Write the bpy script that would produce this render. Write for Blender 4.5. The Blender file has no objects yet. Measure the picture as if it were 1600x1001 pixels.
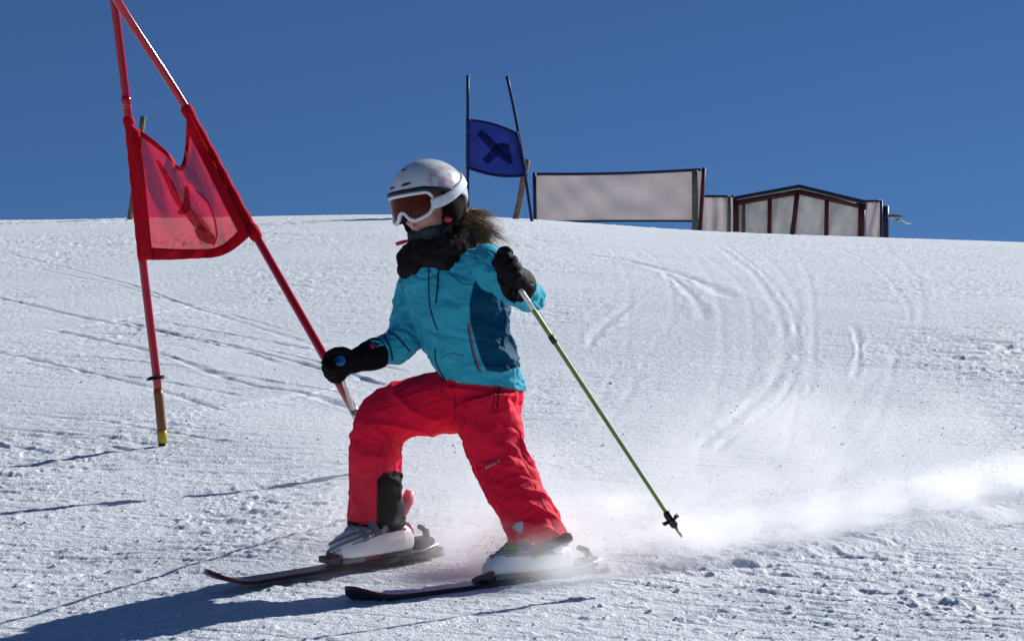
import bpy, math, random
import numpy as np
from mathutils import Vector, Matrix
from mathutils.bvhtree import BVHTree

random.seed(7)
rng = np.random.default_rng(7)
R = math.radians
scene = bpy.context.scene
col = scene.collection

# ------------------------------------------------------------------ camera
FPX = 4000.0                       # focal length in pixels of the 1600 px wide photograph
PITCH = R(6.0)
CAM = np.array([0.0, 0.0, 1.55])
AX = np.array([1.0, 0.0, 0.0])
AF = np.array([0.0, math.cos(PITCH), math.sin(PITCH)])
AU = np.array([0.0, -math.sin(PITCH), math.cos(PITCH)])
cd = bpy.data.cameras.new('camera')
cam = bpy.data.objects.new('camera', cd)
col.objects.link(cam)
cam.location = CAM
cam.rotation_euler = (R(90) + PITCH, 0, 0)
cd.sensor_width = 36.0
cd.lens = 36.0 * FPX / 1600.0
cd.clip_start = 0.1
cd.clip_end = 5000
scene.camera = cam

# ------------------------------------------------------------------ sky, sun, exposure
SUN_EL = R(31.0)
SUN_AZ = math.atan2(0.629, 0.777)          # direction to the sun, from +X towards +Y
world = bpy.data.worlds.new('World')
scene.world = world
world.use_nodes = True
wn = world.node_tree.nodes
wl = world.node_tree.links
wn.clear()
sky = wn.new('ShaderNodeTexSky')
sky.sky_type = 'NISHITA'
sky.sun_disc = False
sky.sun_elevation = SUN_EL
sky.sun_rotation = R(90) - SUN_AZ          # measured clockwise from +Y
sky.altitude = 2500
sky.air_density = 0.86
sky.dust_density = 0.0
sky.ozone_density = 10.0
bg = wn.new('ShaderNodeBackground')
bg.inputs['Strength'].default_value = 0.050
wo = wn.new('ShaderNodeOutputWorld')
wl.new(sky.outputs[0], bg.inputs['Color'])
wl.new(bg.outputs[0], wo.inputs['Surface'])
sd = bpy.data.lights.new('sun', 'SUN')
sd.energy = 5.0
sd.angle = R(0.53)
sd.color = (1.0, 0.98, 0.955)
sun = bpy.data.objects.new('sun', sd)
col.objects.link(sun)
to_sun = Vector((math.cos(SUN_AZ) * math.cos(SUN_EL), math.sin(SUN_AZ) * math.cos(SUN_EL), math.sin(SUN_EL)))
sun.rotation_euler = to_sun.to_track_quat('Z', 'Y').to_euler()
sun.location = (20, 16, 30)
scene.view_settings.view_transform = 'Standard'
scene.view_settings.look = 'None'
scene.view_settings.exposure = 0.22
scene.view_settings.gamma = 1.0
scene.view_settings.use_curve_mapping = False
scene.cycles.use_denoising = True
scene.cycles.max_bounces = 10
scene.cycles.transparent_max_bounces = 16
scene.cycles.volume_bounces = 6


# ------------------------------------------------------------------ helpers
def W(px, py, d):
    """world point at depth d (metres along the view axis) seen at photograph pixel px, py"""
    return CAM + d * (AF + (px - 800.0) / FPX * AX + (500.5 - py) / FPX * AU)


def proj(P):
    r = np.asarray(P) - CAM
    d = r @ AF
    return np.stack([800 + FPX * (r @ AX) / d, 500.5 - FPX * (r @ AU) / d, d], -1)


def unit(v):
    v = np.asarray(v, float)
    return v / np.linalg.norm(v)


def smooth(t):
    t = np.clip(t, 0, 1)
    return t * t * (3 - 2 * t)


def _hash(ix, iy, iz, seed):
    h = (ix.astype(np.int64) * 374761393 + iy.astype(np.int64) * 668265263 + iz.astype(np.int64) * 1440662683 + seed * 974634777) & 0xffffffff
    h = ((h ^ (h >> 13)) * 1274126177) & 0xffffffff
    h = ((h ^ (h >> 16)) * 2246822519) & 0xffffffff
    return ((h ^ (h >> 15)) & 0xffff) / 32767.5 - 1.0


def noise2(x, y, seed=0):
    ix, iy = np.floor(x), np.floor(y)
    fx, fy = x - ix, y - iy
    ux, uy = fx * fx * fx * (fx * (fx * 6 - 15) + 10), fy * fy * fy * (fy * (fy * 6 - 15) + 10)
    z = np.zeros_like(ix)
    a, b = _hash(ix, iy, z, seed), _hash(ix + 1, iy, z, seed)
    c, d = _hash(ix, iy + 1, z, seed), _hash(ix + 1, iy + 1, z, seed)
    return (a + (b - a) * ux) * (1 - uy) + (c + (d - c) * ux) * uy


def noise3(p, seed=0):
    i = np.floor(p)
    f = p - i
    u = f * f * f * (f * (f * 6 - 15) + 10)
    r = 0
    for dx in (0, 1):
        for dy in (0, 1):
            for dz in (0, 1):
                w = (u[:, 0] if dx else 1 - u[:, 0]) * (u[:, 1] if dy else 1 - u[:, 1]) * (u[:, 2] if dz else 1 - u[:, 2])
                r = r + w * _hash(i[:, 0] + dx, i[:, 1] + dy, i[:, 2] + dz, seed)
    return r


def fbm2(x, y, seed=0, oct=3):
    r, a = 0, 1.0
    for k in range(oct):
        r = r + a * noise2(x * 2 ** k + 17.3 * k, y * 2 ** k - 9.1 * k, seed + k)
        a *= 0.5
    return r


def make_obj(name, verts, faces, mat=None, parent=None, flat=False):
    me = bpy.data.meshes.new(name)
    me.from_pydata([tuple(map(float, v)) for v in verts], [], [tuple(int(i) for i in f) for f in faces])
    me.update()
    if not flat:
        me.polygons.foreach_set('use_smooth', [True] * len(me.polygons))
    o = bpy.data.objects.new(name, me)
    col.objects.link(o)
    if mat is not None:
        me.materials.append(mat)
    if parent is not None:
        o.parent = parent
        o.matrix_parent_inverse = parent.matrix_basis.inverted()
    return o


def empty(name, loc):
    o = bpy.data.objects.new(name, None)
    o.empty_display_size = 0.1
    col.objects.link(o)
    o.location = tuple(map(float, loc))
    return o


def tag(o, label=None, cat=None, group=None, kind=None):
    if label:
        o['label'] = label
    if cat:
        o['category'] = cat
    if group:
        o['group'] = group
    if kind:
        o['kind'] = kind
    return o


class MB:
    def __init__(self):
        self.v, self.f = [], []

    def add(self, verts, faces):
        n = len(self.v)
        self.v += [np.asarray(v, float) for v in verts]
        self.f += [tuple(i + n for i in f) for f in faces]
        return self

    def loft(self, rings):
        n = len(rings[0])
        v = [p for r in rings for p in r]
        f = []
        for k in range(len(rings) - 1):
            for i in range(n):
                j = (i + 1) % n
                f.append((k * n + i, k * n + j, (k + 1) * n + j, (k + 1) * n + i))
        v.append(np.mean(rings[0], 0))
        v.append(np.mean(rings[-1], 0))
        c0, c1, o = len(v) - 2, len(v) - 1, (len(rings) - 1) * n
        for i in range(n):
            j = (i + 1) % n
            f.append((c0, j, i))
            f.append((c1, o + i, o + j))
        return self.add(v, f)

    def tube(self, pts, rad, n=12, up=None):
        pts = [np.asarray(p, float) for p in pts]
        if np.isscalar(rad):
            rad = [rad] * len(pts)
        rings = []
        ref = np.array([0, 0, 1.0]) if up is None else unit(up)
        for k, p in enumerate(pts):
            t = unit(pts[min(k + 1, len(pts) - 1)] - pts[max(k - 1, 0)])
            a = np.cross(t, ref)
            if np.linalg.norm(a) < 1e-3:
                a = np.cross(t, np.array([0, 1.0, 0]))
            a = unit(a)
            b = np.cross(a, t)
            r = rad[k]
            ra, rb = (r if hasattr(r, '__len__') else (r, r))
            rings.append([p + ra * math.cos(2 * math.pi * i / n) * a + rb * math.sin(2 * math.pi * i / n) * b for i in range(n)])
        return self.loft(rings)

    def ball(self, c, ax, n=16, m=10):
        c = np.asarray(c, float)
        rings = []
        for k in range(1, m):
            t = math.pi * k / m
            rings.append([c + ax[2] * math.cos(t) + (ax[0] * math.cos(2 * math.pi * i / n) + ax[1] * math.sin(2 * math.pi * i / n)) * math.sin(t) for i in range(n)])
        v = [p for r in rings for p in r]
        f = []
        for k in range(len(rings) - 1):
            for i in range(n):
                j = (i + 1) % n
                f.append((k * n + j, k * n + i, (k + 1) * n + i, (k + 1) * n + j))
        v += [c + ax[2], c - ax[2]]
        o = (len(rings) - 1) * n
        for i in range(n):
            j = (i + 1) % n
            f.append((len(v) - 2, i, j))
            f.append((len(v) - 1, o + j, o + i))
        return self.add(v, f)

    def box(self, c, a, b, d, bev=0.0):
        """bevelled box: half-extent vectors a, b, d"""
        c, a, b, d = (np.asarray(q, float) for q in (c, a, b, d))
        la = np.linalg.norm(a)
        rings = []
        steps = [(-1, 1 - bev), (-1 + bev * 1.0, 1), (1 - bev * 1.0, 1), (1, 1 - bev)] if bev else [(-1, 1), (1, 1)]
        for s, k in steps:
            ring = []
            if bev:
                for (u, w) in ((1 - bev, 1), (-1 + bev, 1), (-1, 1 - bev), (-1, -1 + bev), (-1 + bev, -1), (1 - bev, -1), (1, -1 + bev), (1, 1 - bev)):
                    ring.append(c + a * s + b * u * k + d * w * k)
            else:
                for (u, w) in ((1, 1), (-1, 1), (-1, -1), (1, -1)):
                    ring.append(c + a * s + b * u + d * w)
            rings.append(ring)
        return self.loft(rings)

    def build(self, name, mat, parent=None, flat=False):
        return make_obj(name, self.v, self.f, mat, parent, flat)


def union(mb, voxel, smooth_it=4):
    """voxel-fuse overlapping shapes into one continuous surface"""
    me = bpy.data.meshes.new('fuse')
    me.from_pydata([tuple(v) for v in mb.v], [], mb.f)
    o = bpy.data.objects.new('fuse', me)
    col.objects.link(o)
    m = o.modifiers.new('r', 'REMESH')
    m.mode = 'VOXEL'
    m.voxel_size = voxel
    s = o.modifiers.new('s', 'SMOOTH')
    s.factor = 0.5
    s.iterations = smooth_it
    dg = bpy.context.evaluated_depsgraph_get()
    ev = o.evaluated_get(dg)
    m2 = ev.to_mesh()
    n = len(m2.vertices)
    V = np.empty(n * 3)
    m2.vertices.foreach_get('co', V)
    V = V.reshape(-1, 3).copy()
    F = [tuple(p.vertices) for p in m2.polygons]
    ev.to_mesh_clear()
    bpy.data.objects.remove(o)
    bpy.data.meshes.remove(me)
    return V, F


def normals(V, F):
    me = bpy.data.meshes.new('n')
    me.from_pydata([tuple(v) for v in V], [], F)
    me.update()
    N = np.empty(len(V) * 3)
    me.vertices.foreach_get('normal', N)
    bpy.data.meshes.remove(me)
    return N.reshape(-1, 3)


def attr(o, name, values):
    a = o.data.attributes.new(name, 'FLOAT', 'POINT')
    a.data.foreach_set('value', np.asarray(values, np.float32))


def poly_sd(pts, poly):
    """signed distance (positive inside) of pixel points to a polygon"""
    poly = np.asarray(poly, float)
    x, y = pts[:, 0], pts[:, 1]
    dmin = np.full(len(pts), 1e9)
    inside = np.zeros(len(pts), bool)
    n = len(poly)
    for i in range(n):
        a, b = poly[i], poly[(i + 1) % n]
        e = b - a
        t = np.clip(((x - a[0]) * e[0] + (y - a[1]) * e[1]) / (e @ e), 0, 1)
        dmin = np.minimum(dmin, np.hypot(x - a[0] - t * e[0], y - a[1] - t * e[1]))
        cr = ((a[1] > y) != (b[1] > y)) & (x < (b[0] - a[0]) * (y - a[1]) / (b[1] - a[1] + 1e-12) + a[0])
        inside ^= cr
    return np.where(inside, dmin, -dmin)


def spline(pts, n):
    """Catmull-Rom through the points, n samples"""
    pts = np.asarray(pts, float)
    P = np.vstack([2 * pts[0] - pts[1], pts, 2 * pts[-1] - pts[-2]])
    out = []
    m = len(pts) - 1
    for k in range(n):
        s = k / (n - 1) * m
        i = min(int(s), m - 1)
        t = s - i
        p0, p1, p2, p3 = P[i], P[i + 1], P[i + 2], P[i + 3]
        out.append(0.5 * (2 * p1 + (p2 - p0) * t + (2 * p0 - 5 * p1 + 4 * p2 - p3) * t * t + (3 * p1 - p0 - 3 * p2 + p3) * t ** 3))
    return np.array(out)


# ------------------------------------------------------------------ materials
def mat(name, color, rough=0.6, spec=0.3, bump=0.0, bscale=200.0, var=0.0, vscale=20.0, metal=0.0, coat=0.0, sheen=0.0, col2=None, at=None, soft=1.0, trans=0.0, coord='Object'):
    """principled material with procedural colour variation and fine bump; 'at' blends to col2 where that attribute > 0"""
    m = bpy.data.materials.new(name)
    m.use_nodes = True
    nt = m.node_tree
    N, L = nt.nodes, nt.links
    b = N['Principled BSDF']
    b.inputs['Roughness'].default_value = rough
    b.inputs['Specular IOR Level'].default_value = spec
    b.inputs['Metallic'].default_value = metal
    b.inputs['Coat Weight'].default_value = coat
    b.inputs['Sheen Weight'].default_value = sheen
    tc = N.new('ShaderNodeTexCoord')
    rgb = N.new('ShaderNodeRGB')
    rgb.outputs[0].default_value = (*color, 1)
    out = rgb.outputs[0]
    if at:
        a = N.new('ShaderNodeAttribute')
        a.attribute_name = at
        mr = N.new('ShaderNodeMapRange')
        mr.inputs['From Min'].default_value = -soft
        mr.inputs['From Max'].default_value = soft
        L.new(a.outputs['Fac'], mr.inputs['Value'])
        mx = N.new('ShaderNodeMix')
        mx.data_type = 'RGBA'
        L.new(mr.outputs[0], mx.inputs[0])
        L.new(out, mx.inputs[6])
        mx.inputs[7].default_value = (*col2, 1)
        out = mx.outputs[2]
    if var:
        n = N.new('ShaderNodeTexNoise')
        n.inputs['Scale'].default_value = vscale
        n.inputs['Detail'].default_value = 4
        L.new(tc.outputs[coord], n.inputs['Vector'])
        mr = N.new('ShaderNodeMapRange')
        mr.inputs['From Min'].default_value = 0.3
        mr.inputs['From Max'].default_value = 0.7
        mr.inputs['To Min'].default_value = 1 - var
        mr.inputs['To Max'].default_value = 1 + var
        L.new(n.outputs['Fac'], mr.inputs['Value'])
        h = N.new('ShaderNodeHueSaturation')
        L.new(mr.outputs[0], h.inputs['Value'])
        L.new(out, h.inputs['Color'])
        out = h.outputs[0]
    L.new(out, b.inputs['Base Color'])
    if bump:
        n = N.new('ShaderNodeTexNoise')
        n.inputs['Scale'].default_value = bscale
        n.inputs['Detail'].default_value = 5
        L.new(tc.outputs[coord], n.inputs['Vector'])
        bp = N.new('ShaderNodeBump')
        bp.inputs['Strength'].default_value = 1.0
        bp.inputs['Distance'].default_value = bump
        L.new(n.outputs['Fac'], bp.inputs['Height'])
        L.new(bp.outputs[0], b.inputs['Normal'])
    if trans:
        # woven see-through cloth: part of the light passes between the threads, part through them
        tr = N.new('ShaderNodeBsdfTransparent')
        tl = N.new('ShaderNodeBsdfTranslucent')
        L.new(out, tl.inputs['Color'])
        m1 = N.new('ShaderNodeMixShader')
        m1.inputs[0].default_value = 0.45
        L.new(b.outputs[0], m1.inputs[1])
        L.new(tl.outputs[0], m1.inputs[2])
        m2 = N.new('ShaderNodeMixShader')
        m2.inputs[0].default_value = trans
        L.new(m1.outputs[0], m2.inputs[1])
        L.new(tr.outputs[0], m2.inputs[2])
        L.new(m2.outputs[0], N['Material Output'].inputs['Surface'])
    return m


M = {}
M['jacket'] = mat('jacket_cloth', (0.050, 0.43, 0.55), 0.65, 0.08, 0.0006, 900, 0.10, 9, col2=(0.002, 0.060, 0.125), at='panel')
M['trousers'] = mat('trouser_cloth', (0.95, 0.013, 0.052), 0.65, 0.08, 0.0006, 900, 0.08, 8, sheen=0.0, col2=(0.004, 0.004, 0.005), at='patch')
M['black_cloth'] = mat('black_cloth', (0.004, 0.004, 0.005), 0.8, 0.1, 0.0008, 600, 0.2, 30)
M['glove'] = mat('glove_cloth', (0.004, 0.004, 0.005), 0.7, 0.12, 0.001, 300, 0.3, 40)
M['blue_patch'] = mat('blue_patch', (0.02, 0.16, 0.42), 0.5, 0.3, 0.0004, 500, 0.1, 60)
M['skin'] = mat('skin', (0.58, 0.29, 0.22), 0.5, 0.35, 0.0004, 500, 0.08, 30)
M['lip'] = mat('lip', (0.45, 0.12, 0.12), 0.45, 0.35, 0.0003, 400, 0.1, 80)
M['helmet'] = mat('helmet_shell', (0.74, 0.75, 0.76), 0.28, 0.5, 0, 1, 0.03, 14, coat=0.4, col2=(0.60, 0.42, 0.47), at='print', soft=0.25)
M['helmet_dark'] = mat('helmet_trim', (0.015, 0.016, 0.02), 0.5, 0.3, 0.0004, 300, 0.1, 40)
M['ear_pad'] = mat('ear_pad', (0.006, 0.005, 0.005), 0.9, 0.08, 0.001, 250, 0.2, 60)
M['goggle_frame'] = mat('goggle_frame', (0.80, 0.80, 0.82), 0.4, 0.4, 0, 1, 0.03, 50)
M['goggle_strap'] = mat('goggle_strap', (0.72, 0.73, 0.77), 0.7, 0.3, 0.0005, 700, 0.08, 60)
M['lens'] = mat('goggle_lens', (0.085, 0.009, 0.004), 0.16, 0.14, 0, 1, 0.5, 22)
M['pink'] = mat('pink_strap', (0.60, 0.03, 0.10), 0.6, 0.3, 0.0004, 400, 0.1, 60)
M['scarf'] = mat('scarf_knit', (0.020, 0.016, 0.015), 0.95, 0.06, 0.002, 260, 0.6, 30)
M['gaiter'] = mat('gaiter_cloth', (0.035, 0.042, 0.05), 0.85, 0.2, 0.001, 300, 0.3, 50)
M['hair'] = mat('hair', (0.22, 0.135, 0.062), 0.5, 0.3, 0, 1, 0.6, 45)
M['boot'] = mat('boot_shell', (0.80, 0.79, 0.80), 0.35, 0.45, 0, 1, 0.05, 20, coat=0.15)
M['boot_grey'] = mat('boot_trim', (0.16, 0.18, 0.21), 0.45, 0.4, 0, 1, 0.1, 40)
M['buckle'] = mat('buckle_metal', (0.25, 0.27, 0.30), 0.35, 0.5, 0, 1, 0.1, 40, metal=0.6)
M['buckle_green'] = mat('buckle_green', (0.10, 0.30, 0.03), 0.4, 0.4, 0, 1, 0.1, 40)
M['boot_pink'] = mat('boot_pink', (0.72, 0.10, 0.17), 0.45, 0.4, 0, 1, 0.06, 40)
M['ski_black'] = mat('ski_base', (0.013, 0.011, 0.014), 0.35, 0.4, 0, 1, 0.3, 14)
M['ski_red'] = mat('ski_topsheet', (0.22, 0.012, 0.022), 0.35, 0.4, 0, 1, 0.4, 20)
M['binding'] = mat('binding_plastic', (0.045, 0.042, 0.048), 0.4, 0.4, 0, 1, 0.2, 40)
M['binding_red'] = mat('binding_red', (0.28, 0.05, 0.07), 0.4, 0.4, 0, 1, 0.2, 40)
M['steel'] = mat('steel', (0.50, 0.51, 0.53), 0.3, 0.5, 0, 1, 0.1, 40, metal=1.0)
M['pole_green'] = mat('pole_green', (0.16, 0.24, 0.015), 0.28, 0.5, 0, 1, 0.12, 30, coat=0.3)
M['pole_silver'] = mat('pole_silver', (0.42, 0.42, 0.40), 0.3, 0.5, 0, 1, 0.1, 30, metal=0.7)
M['pole_white'] = mat('pole_white', (0.72, 0.74, 0.66), 0.35, 0.4, 0, 1, 0.06, 30)
M['grip'] = mat('grip_rubber', (0.010, 0.012, 0.02), 0.6, 0.3, 0.0005, 300, 0.1, 40)
M['gate_red'] = mat('gate_pole_red', (0.44, 0.008, 0.022), 0.16, 0.5, 0, 1, 0.03, 6, coat=0.2)
M['gate_blue'] = mat('gate_pole_blue', (0.008, 0.022, 0.085), 0.5, 0.2, 0, 1, 0.12, 12)
M['sleeve_brown'] = mat('base_sleeve', (0.20, 0.075, 0.022), 0.45, 0.4, 0, 1, 0.25, 25)
M['sleeve_yellow'] = mat('yellow_band', (0.46, 0.33, 0.012), 0.45, 0.4, 0, 1, 0.15, 40)
M['black_plastic'] = mat('black_plastic', (0.012, 0.012, 0.014), 0.45, 0.4, 0, 1, 0.1, 40)
M['flag_red'] = mat('flag_red_mesh', (0.62, 0.010, 0.035), 0.8, 0.1, 0.0005, 600, 0.10, 14, trans=0.42)
M['hem_red'] = mat('flag_red_hem', (0.50, 0.005, 0.016), 0.8, 0.08, 0.0008, 300, 0.12, 40)
M['emblem_red'] = mat('flag_red_print', (0.60, 0.010, 0.030), 0.8, 0.1, 0.0005, 500, 0.18, 40, trans=0.36)
M['emblem_light'] = mat('flag_light_print', (0.78, 0.06, 0.08), 0.8, 0.1, 0.0005, 500, 0.10, 40, trans=0.25)
M['flag_blue'] = mat('flag_blue_mesh', (0.022, 0.032, 0.25), 0.85, 0.08, 0.0005, 300, 0.10, 14, trans=0.25)
M['hem_blue'] = mat('flag_blue_hem', (0.006, 0.008, 0.070), 0.7, 0.2, 0.0008, 300, 0.12, 40)
M['emblem_blue'] = mat('flag_blue_print', (0.014, 0.020, 0.12), 0.85, 0.08, 0.0005, 300, 0.4, 24, trans=0.42)
M['wood'] = mat('weathered_wood', (0.20, 0.15, 0.11), 0.8, 0.1, 0.004, 60, 0.35, 20)
M['banner'] = mat('banner_cloth', (0.65, 0.59, 0.58), 0.85, 0.1, 0.002, 20, 0.06, 1.5, trans=0.06)
M['navy'] = mat('navy_tube', (0.010, 0.014, 0.050), 0.5, 0.3, 0, 1, 0.2, 6)
M['post_green'] = mat('post_grey_green', (0.10, 0.105, 0.085), 0.7, 0.2, 0.002, 30, 0.25, 8)
M['post_red'] = mat('post_dark_red', (0.075, 0.012, 0.014), 0.6, 0.3, 0.002, 30, 0.25, 8)
M['tent_wall'] = mat('tent_wall_film', (0.86, 0.82, 0.76), 0.7, 0.1, 0.004, 3, 0.14, 2.5, trans=0.08)
M['tent_roof'] = mat('tent_roof_sheet', (0.012, 0.015, 0.035), 0.5, 0.3, 0.003, 8, 0.2, 4)
M['loose_snow'] = mat('loose_snow', (0.90, 0.91, 0.93), 0.7, 0.2, 0.003, 60, 0.03, 20)
M['scrap'] = mat('scrap_cloth', (0.55, 0.56, 0.57), 0.8, 0.15, 0.002, 20, 0.1, 6)
M['logo_grey'] = mat('logo_reflective', (0.42, 0.44, 0.45), 0.4, 0.4, 0, 1, 0.08, 60)
M['zip'] = mat('zip_tape', (0.008, 0.040, 0.085), 0.5, 0.3, 0, 1, 0.1, 60)
M['zip_pink'] = mat('zip_pink', (0.42, 0.12, 0.22), 0.5, 0.3, 0, 1, 0.1, 60)
M['zip_red'] = mat('zip_red', (0.28, 0.004, 0.016), 0.5, 0.3, 0, 1, 0.1, 60)


def snow_material():
    m = bpy.data.materials.new('packed_snow')
    m.use_nodes = True
    nt = m.node_tree
    N, L = nt.nodes, nt.links
    b = N['Principled BSDF']
    b.inputs['Roughness'].default_value = 0.62
    b.inputs['Specular IOR Level'].default_value = 0.25
    tc = N.new('ShaderNodeTexCoord')
    n1 = N.new('ShaderNodeTexNoise')
    n1.inputs['Scale'].default_value = 1.3
    n1.inputs['Detail'].default_value = 6
    L.new(tc.outputs['Object'], n1.inputs['Vector'])
    cr = N.new('ShaderNodeValToRGB')
    cr.color_ramp.elements[0].position = 0.3
    cr.color_ramp.elements[0].color = (0.77, 0.825, 0.875, 1)
    cr.color_ramp.elements[1].position = 0.7
    cr.color_ramp.elements[1].color = (0.85, 0.895, 0.935, 1)
    L.new(n1.outputs['Fac'], cr.inputs[0])
    L.new(cr.outputs[0], b.inputs['Base Color'])
    hs = None
    for sc, dist, det in ((30, 0.010, 5), (120, 0.004, 4)):
        n = N.new('ShaderNodeTexNoise')
        n.inputs['Scale'].default_value = sc
        n.inputs['Detail'].default_value = det
        n.inputs['Roughness'].default_value = 0.65
        L.new(tc.outputs['Object'], n.inputs['Vector'])
        bp = N.new('ShaderNodeBump')
        bp.inputs['Strength'].default_value = 0.8
        bp.inputs['Distance'].default_value = dist
        L.new(n.outputs['Fac'], bp.inputs['Height'])
        if hs is not None:
            L.new(hs, bp.inputs['Normal'])
        hs = bp.outputs[0]
    L.new(hs, b.inputs['Normal'])
    return m


M['snow'] = snow_material()

# ------------------------------------------------------------------ the slope
YG = np.linspace(-60, 400, 46001)


def slope_profile(mid):
    ks = [(-60, .10), (-10, .16), (0, .19), (6, .203), (8, .206), (11, .212), (14, mid), (22, mid), (27.0, .165), (30, .11), (36, .085), (60, .085), (120, .02), (400, -.02)]
    s = np.interp(YG, [k[0] for k in ks], [k[1] for k in ks])
    k = np.ones(201) / 201
    s = np.convolve(np.pad(s, 100, mode='edge'), k, mode='valid')
    z = np.concatenate([[0], np.cumsum((s[1:] + s[:-1]) / 2 * np.diff(YG))])
    # calibrate: the ground under the skier
    z += 1.592 - np.interp(7.95, YG, z)
    return z


def crest_row(z):
    w = YG > 8
    y = YG[w]
    dz = z[w] - CAM[2]
    d = y * AF[1] + dz * AF[2]
    return np.min(500.5 - FPX * (y * AU[1] + dz * AU[2]) / d)


lo, hi = 0.15, 0.26
for _ in range(30):
    midv = (lo + hi) / 2
    if crest_row(slope_profile(midv)) > 339:
        lo = midv
    else:
        hi = midv
ZG = slope_profile(midv)
CREST_PX = np.array([-1200, -400, 0, 200, 400, 600, 700, 800, 900, 1000, 1200, 1400, 1600, 2000, 2800])
CREST_ROW = np.array([352, 349, 345, 342, 338, 334, 334.5, 338, 347, 357, 367, 372, 379, 392, 410])
CX = np.linspace(-40, 40, 4001)
cdz = np.interp(CX, (CREST_PX - 800) / FPX * 28.0, -(CREST_ROW - 339) / FPX * 28.0)
cdz = np.convolve(np.pad(cdz, 60, mode='edge'), np.ones(121) / 121, mode='valid')


def base_h(x, y):
    z = np.interp(y, YG, ZG)
    z = z + np.interp(x, CX, cdz) * smooth((y - 13) / 13.0)
    return z


def ray_ground(px, py):
    """where the view ray through a pixel meets the smooth slope"""
    d = np.linspace(3, 45, 20000)
    P = CAM + d[:, None] * (AF + (px - 800.0) / FPX * AX + (500.5 - py) / FPX * AU)
    h = P[:, 2] - base_h(P[:, 0], P[:, 1])
    k = np.argmax(h < 0)
    return P[k]


# ski tracks, grooves and carved shadow lines, drawn where they lie on the slope: (points, width, depth, lip)
GROOVES_PX = [
    ([(-60, 452), (0, 464), (120, 492), (300, 522), (420, 553), (520, 578), (640, 606)], .026, .009, .3),
    ([(60, 508), (180, 532), (250, 553), (380, 598), (470, 612), (545, 634), (640, 660)], .028, .009, .3),
    ([(400, 540), (520, 570), (600, 600)], .015, .009, .3),
    ([(-40, 806), (60, 795), (200, 778), (330, 763), (450, 747), (545, 733), (640, 716)], .016, .017, .5),  # cast shadow of the right gate pole, carved as a groove
    ([(-40, 690), (20, 692), (110, 700), (150, 704)], .014, .016, .3),
    ([(110, 685), (170, 692), (215, 704)], .022, .022, .3),  # irregular shadow arms beside the gate, cut into the relief
    ([(1120, 385), (1175, 425), (1205, 470), (1222, 510), (1224, 550), (1205, 595), (1150, 650), (1080, 710)], .036, .0030, .8),
    ([(1130, 380), (1195, 430), (1232, 485), (1246, 530), (1244, 570), (1222, 615), (1170, 665), (1100, 720)], .024, .0020, .8),
    ([(1332, 512), (1341, 535), (1340, 565), (1331, 590)], .018, .0032, 1.2),
    ([(1035, 425), (1068, 450), (1092, 478), (1102, 505)], .034, .0045, .9),
    ([(990, 470), (945, 505), (915, 545)], .034, .0035, .8),
    ([(600, 1003), (700, 980), (770, 965), (880, 950)], .010, .014, .3),
    ([(1130, 412), (1260, 408), (1400, 404)], .05, .015, .5),
    ([(900, 395), (1000, 412), (1090, 440), (1150, 470)], .06, .008, .6),
    ([(0, 862), (120, 850), (280, 836)], .02, .018, .8),
    ([(0, 905), (100, 893), (230, 868)], .018, .016, .6),
    ([(1000, 975), (1100, 962), (1250, 955)], .02, .02, .7),
]
# older, fainter tracks that cross the piste
grng = np.random.default_rng(3)
for k in range(9):                  # right half: turns coming down from the crest
    x0, xb = grng.uniform(940, 1560), grng.uniform(-170, 40)
    bow = grng.uniform(40, 130)
    GROOVES_PX.append(([(x0 + xb * t + bow * math.sin(math.pi * t), 384 + (330 + grng.uniform(-60, 60)) * t ** 1.35) for t in np.linspace(0, 1, 7)], grng.uniform(.016, .040), grng.uniform(.0007, .0016), grng.uniform(.5, 1.0)))
for k in range(14):                  # left half: long traverses
    y0 = grng.uniform(380, 700)
    x0 = grng.uniform(-80, 260)
    ln = grng.uniform(260, 560)
    dr = grng.uniform(.06, .30) * (1 if k % 4 else -.6)
    GROOVES_PX.append(([(x0 + ln * t, y0 + ln * dr * t * (.7 + .3 * t)) for t in np.linspace(0, 1, 5)], grng.uniform(.012, .030), grng.uniform(.003, .008), grng.uniform(.2, .7)))
for k in range(7):                   # foreground scrapes
    y0, x0, ln = grng.uniform(905, 990), grng.uniform(700, 1350), grng.uniform(150, 420)
    GROOVES_PX.append(([(x0 + ln * t, y0 - ln * .17 * t) for t in np.linspace(0, 1, 4)], grng.uniform(.008, .018), grng.uniform(.003, .007), .4))
GROOVES = [(np.array([ray_ground(*p)[:2] for p in pts]), w, dep, lip) for pts, w, dep, lip in GROOVES_PX]
TRAIL = np.array([ray_ground(*p)[:2] for p in [(700, 915), (800, 908), (900, 902), (1000, 895), (1200, 880), (1340, 857), (1500, 826), (1620, 793), (1800, 740)]])
TRAIL = spline(TRAIL, 40)
GROOVES = [(spline(g[0], 16), *g[1:]) for g in GROOVES]


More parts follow.
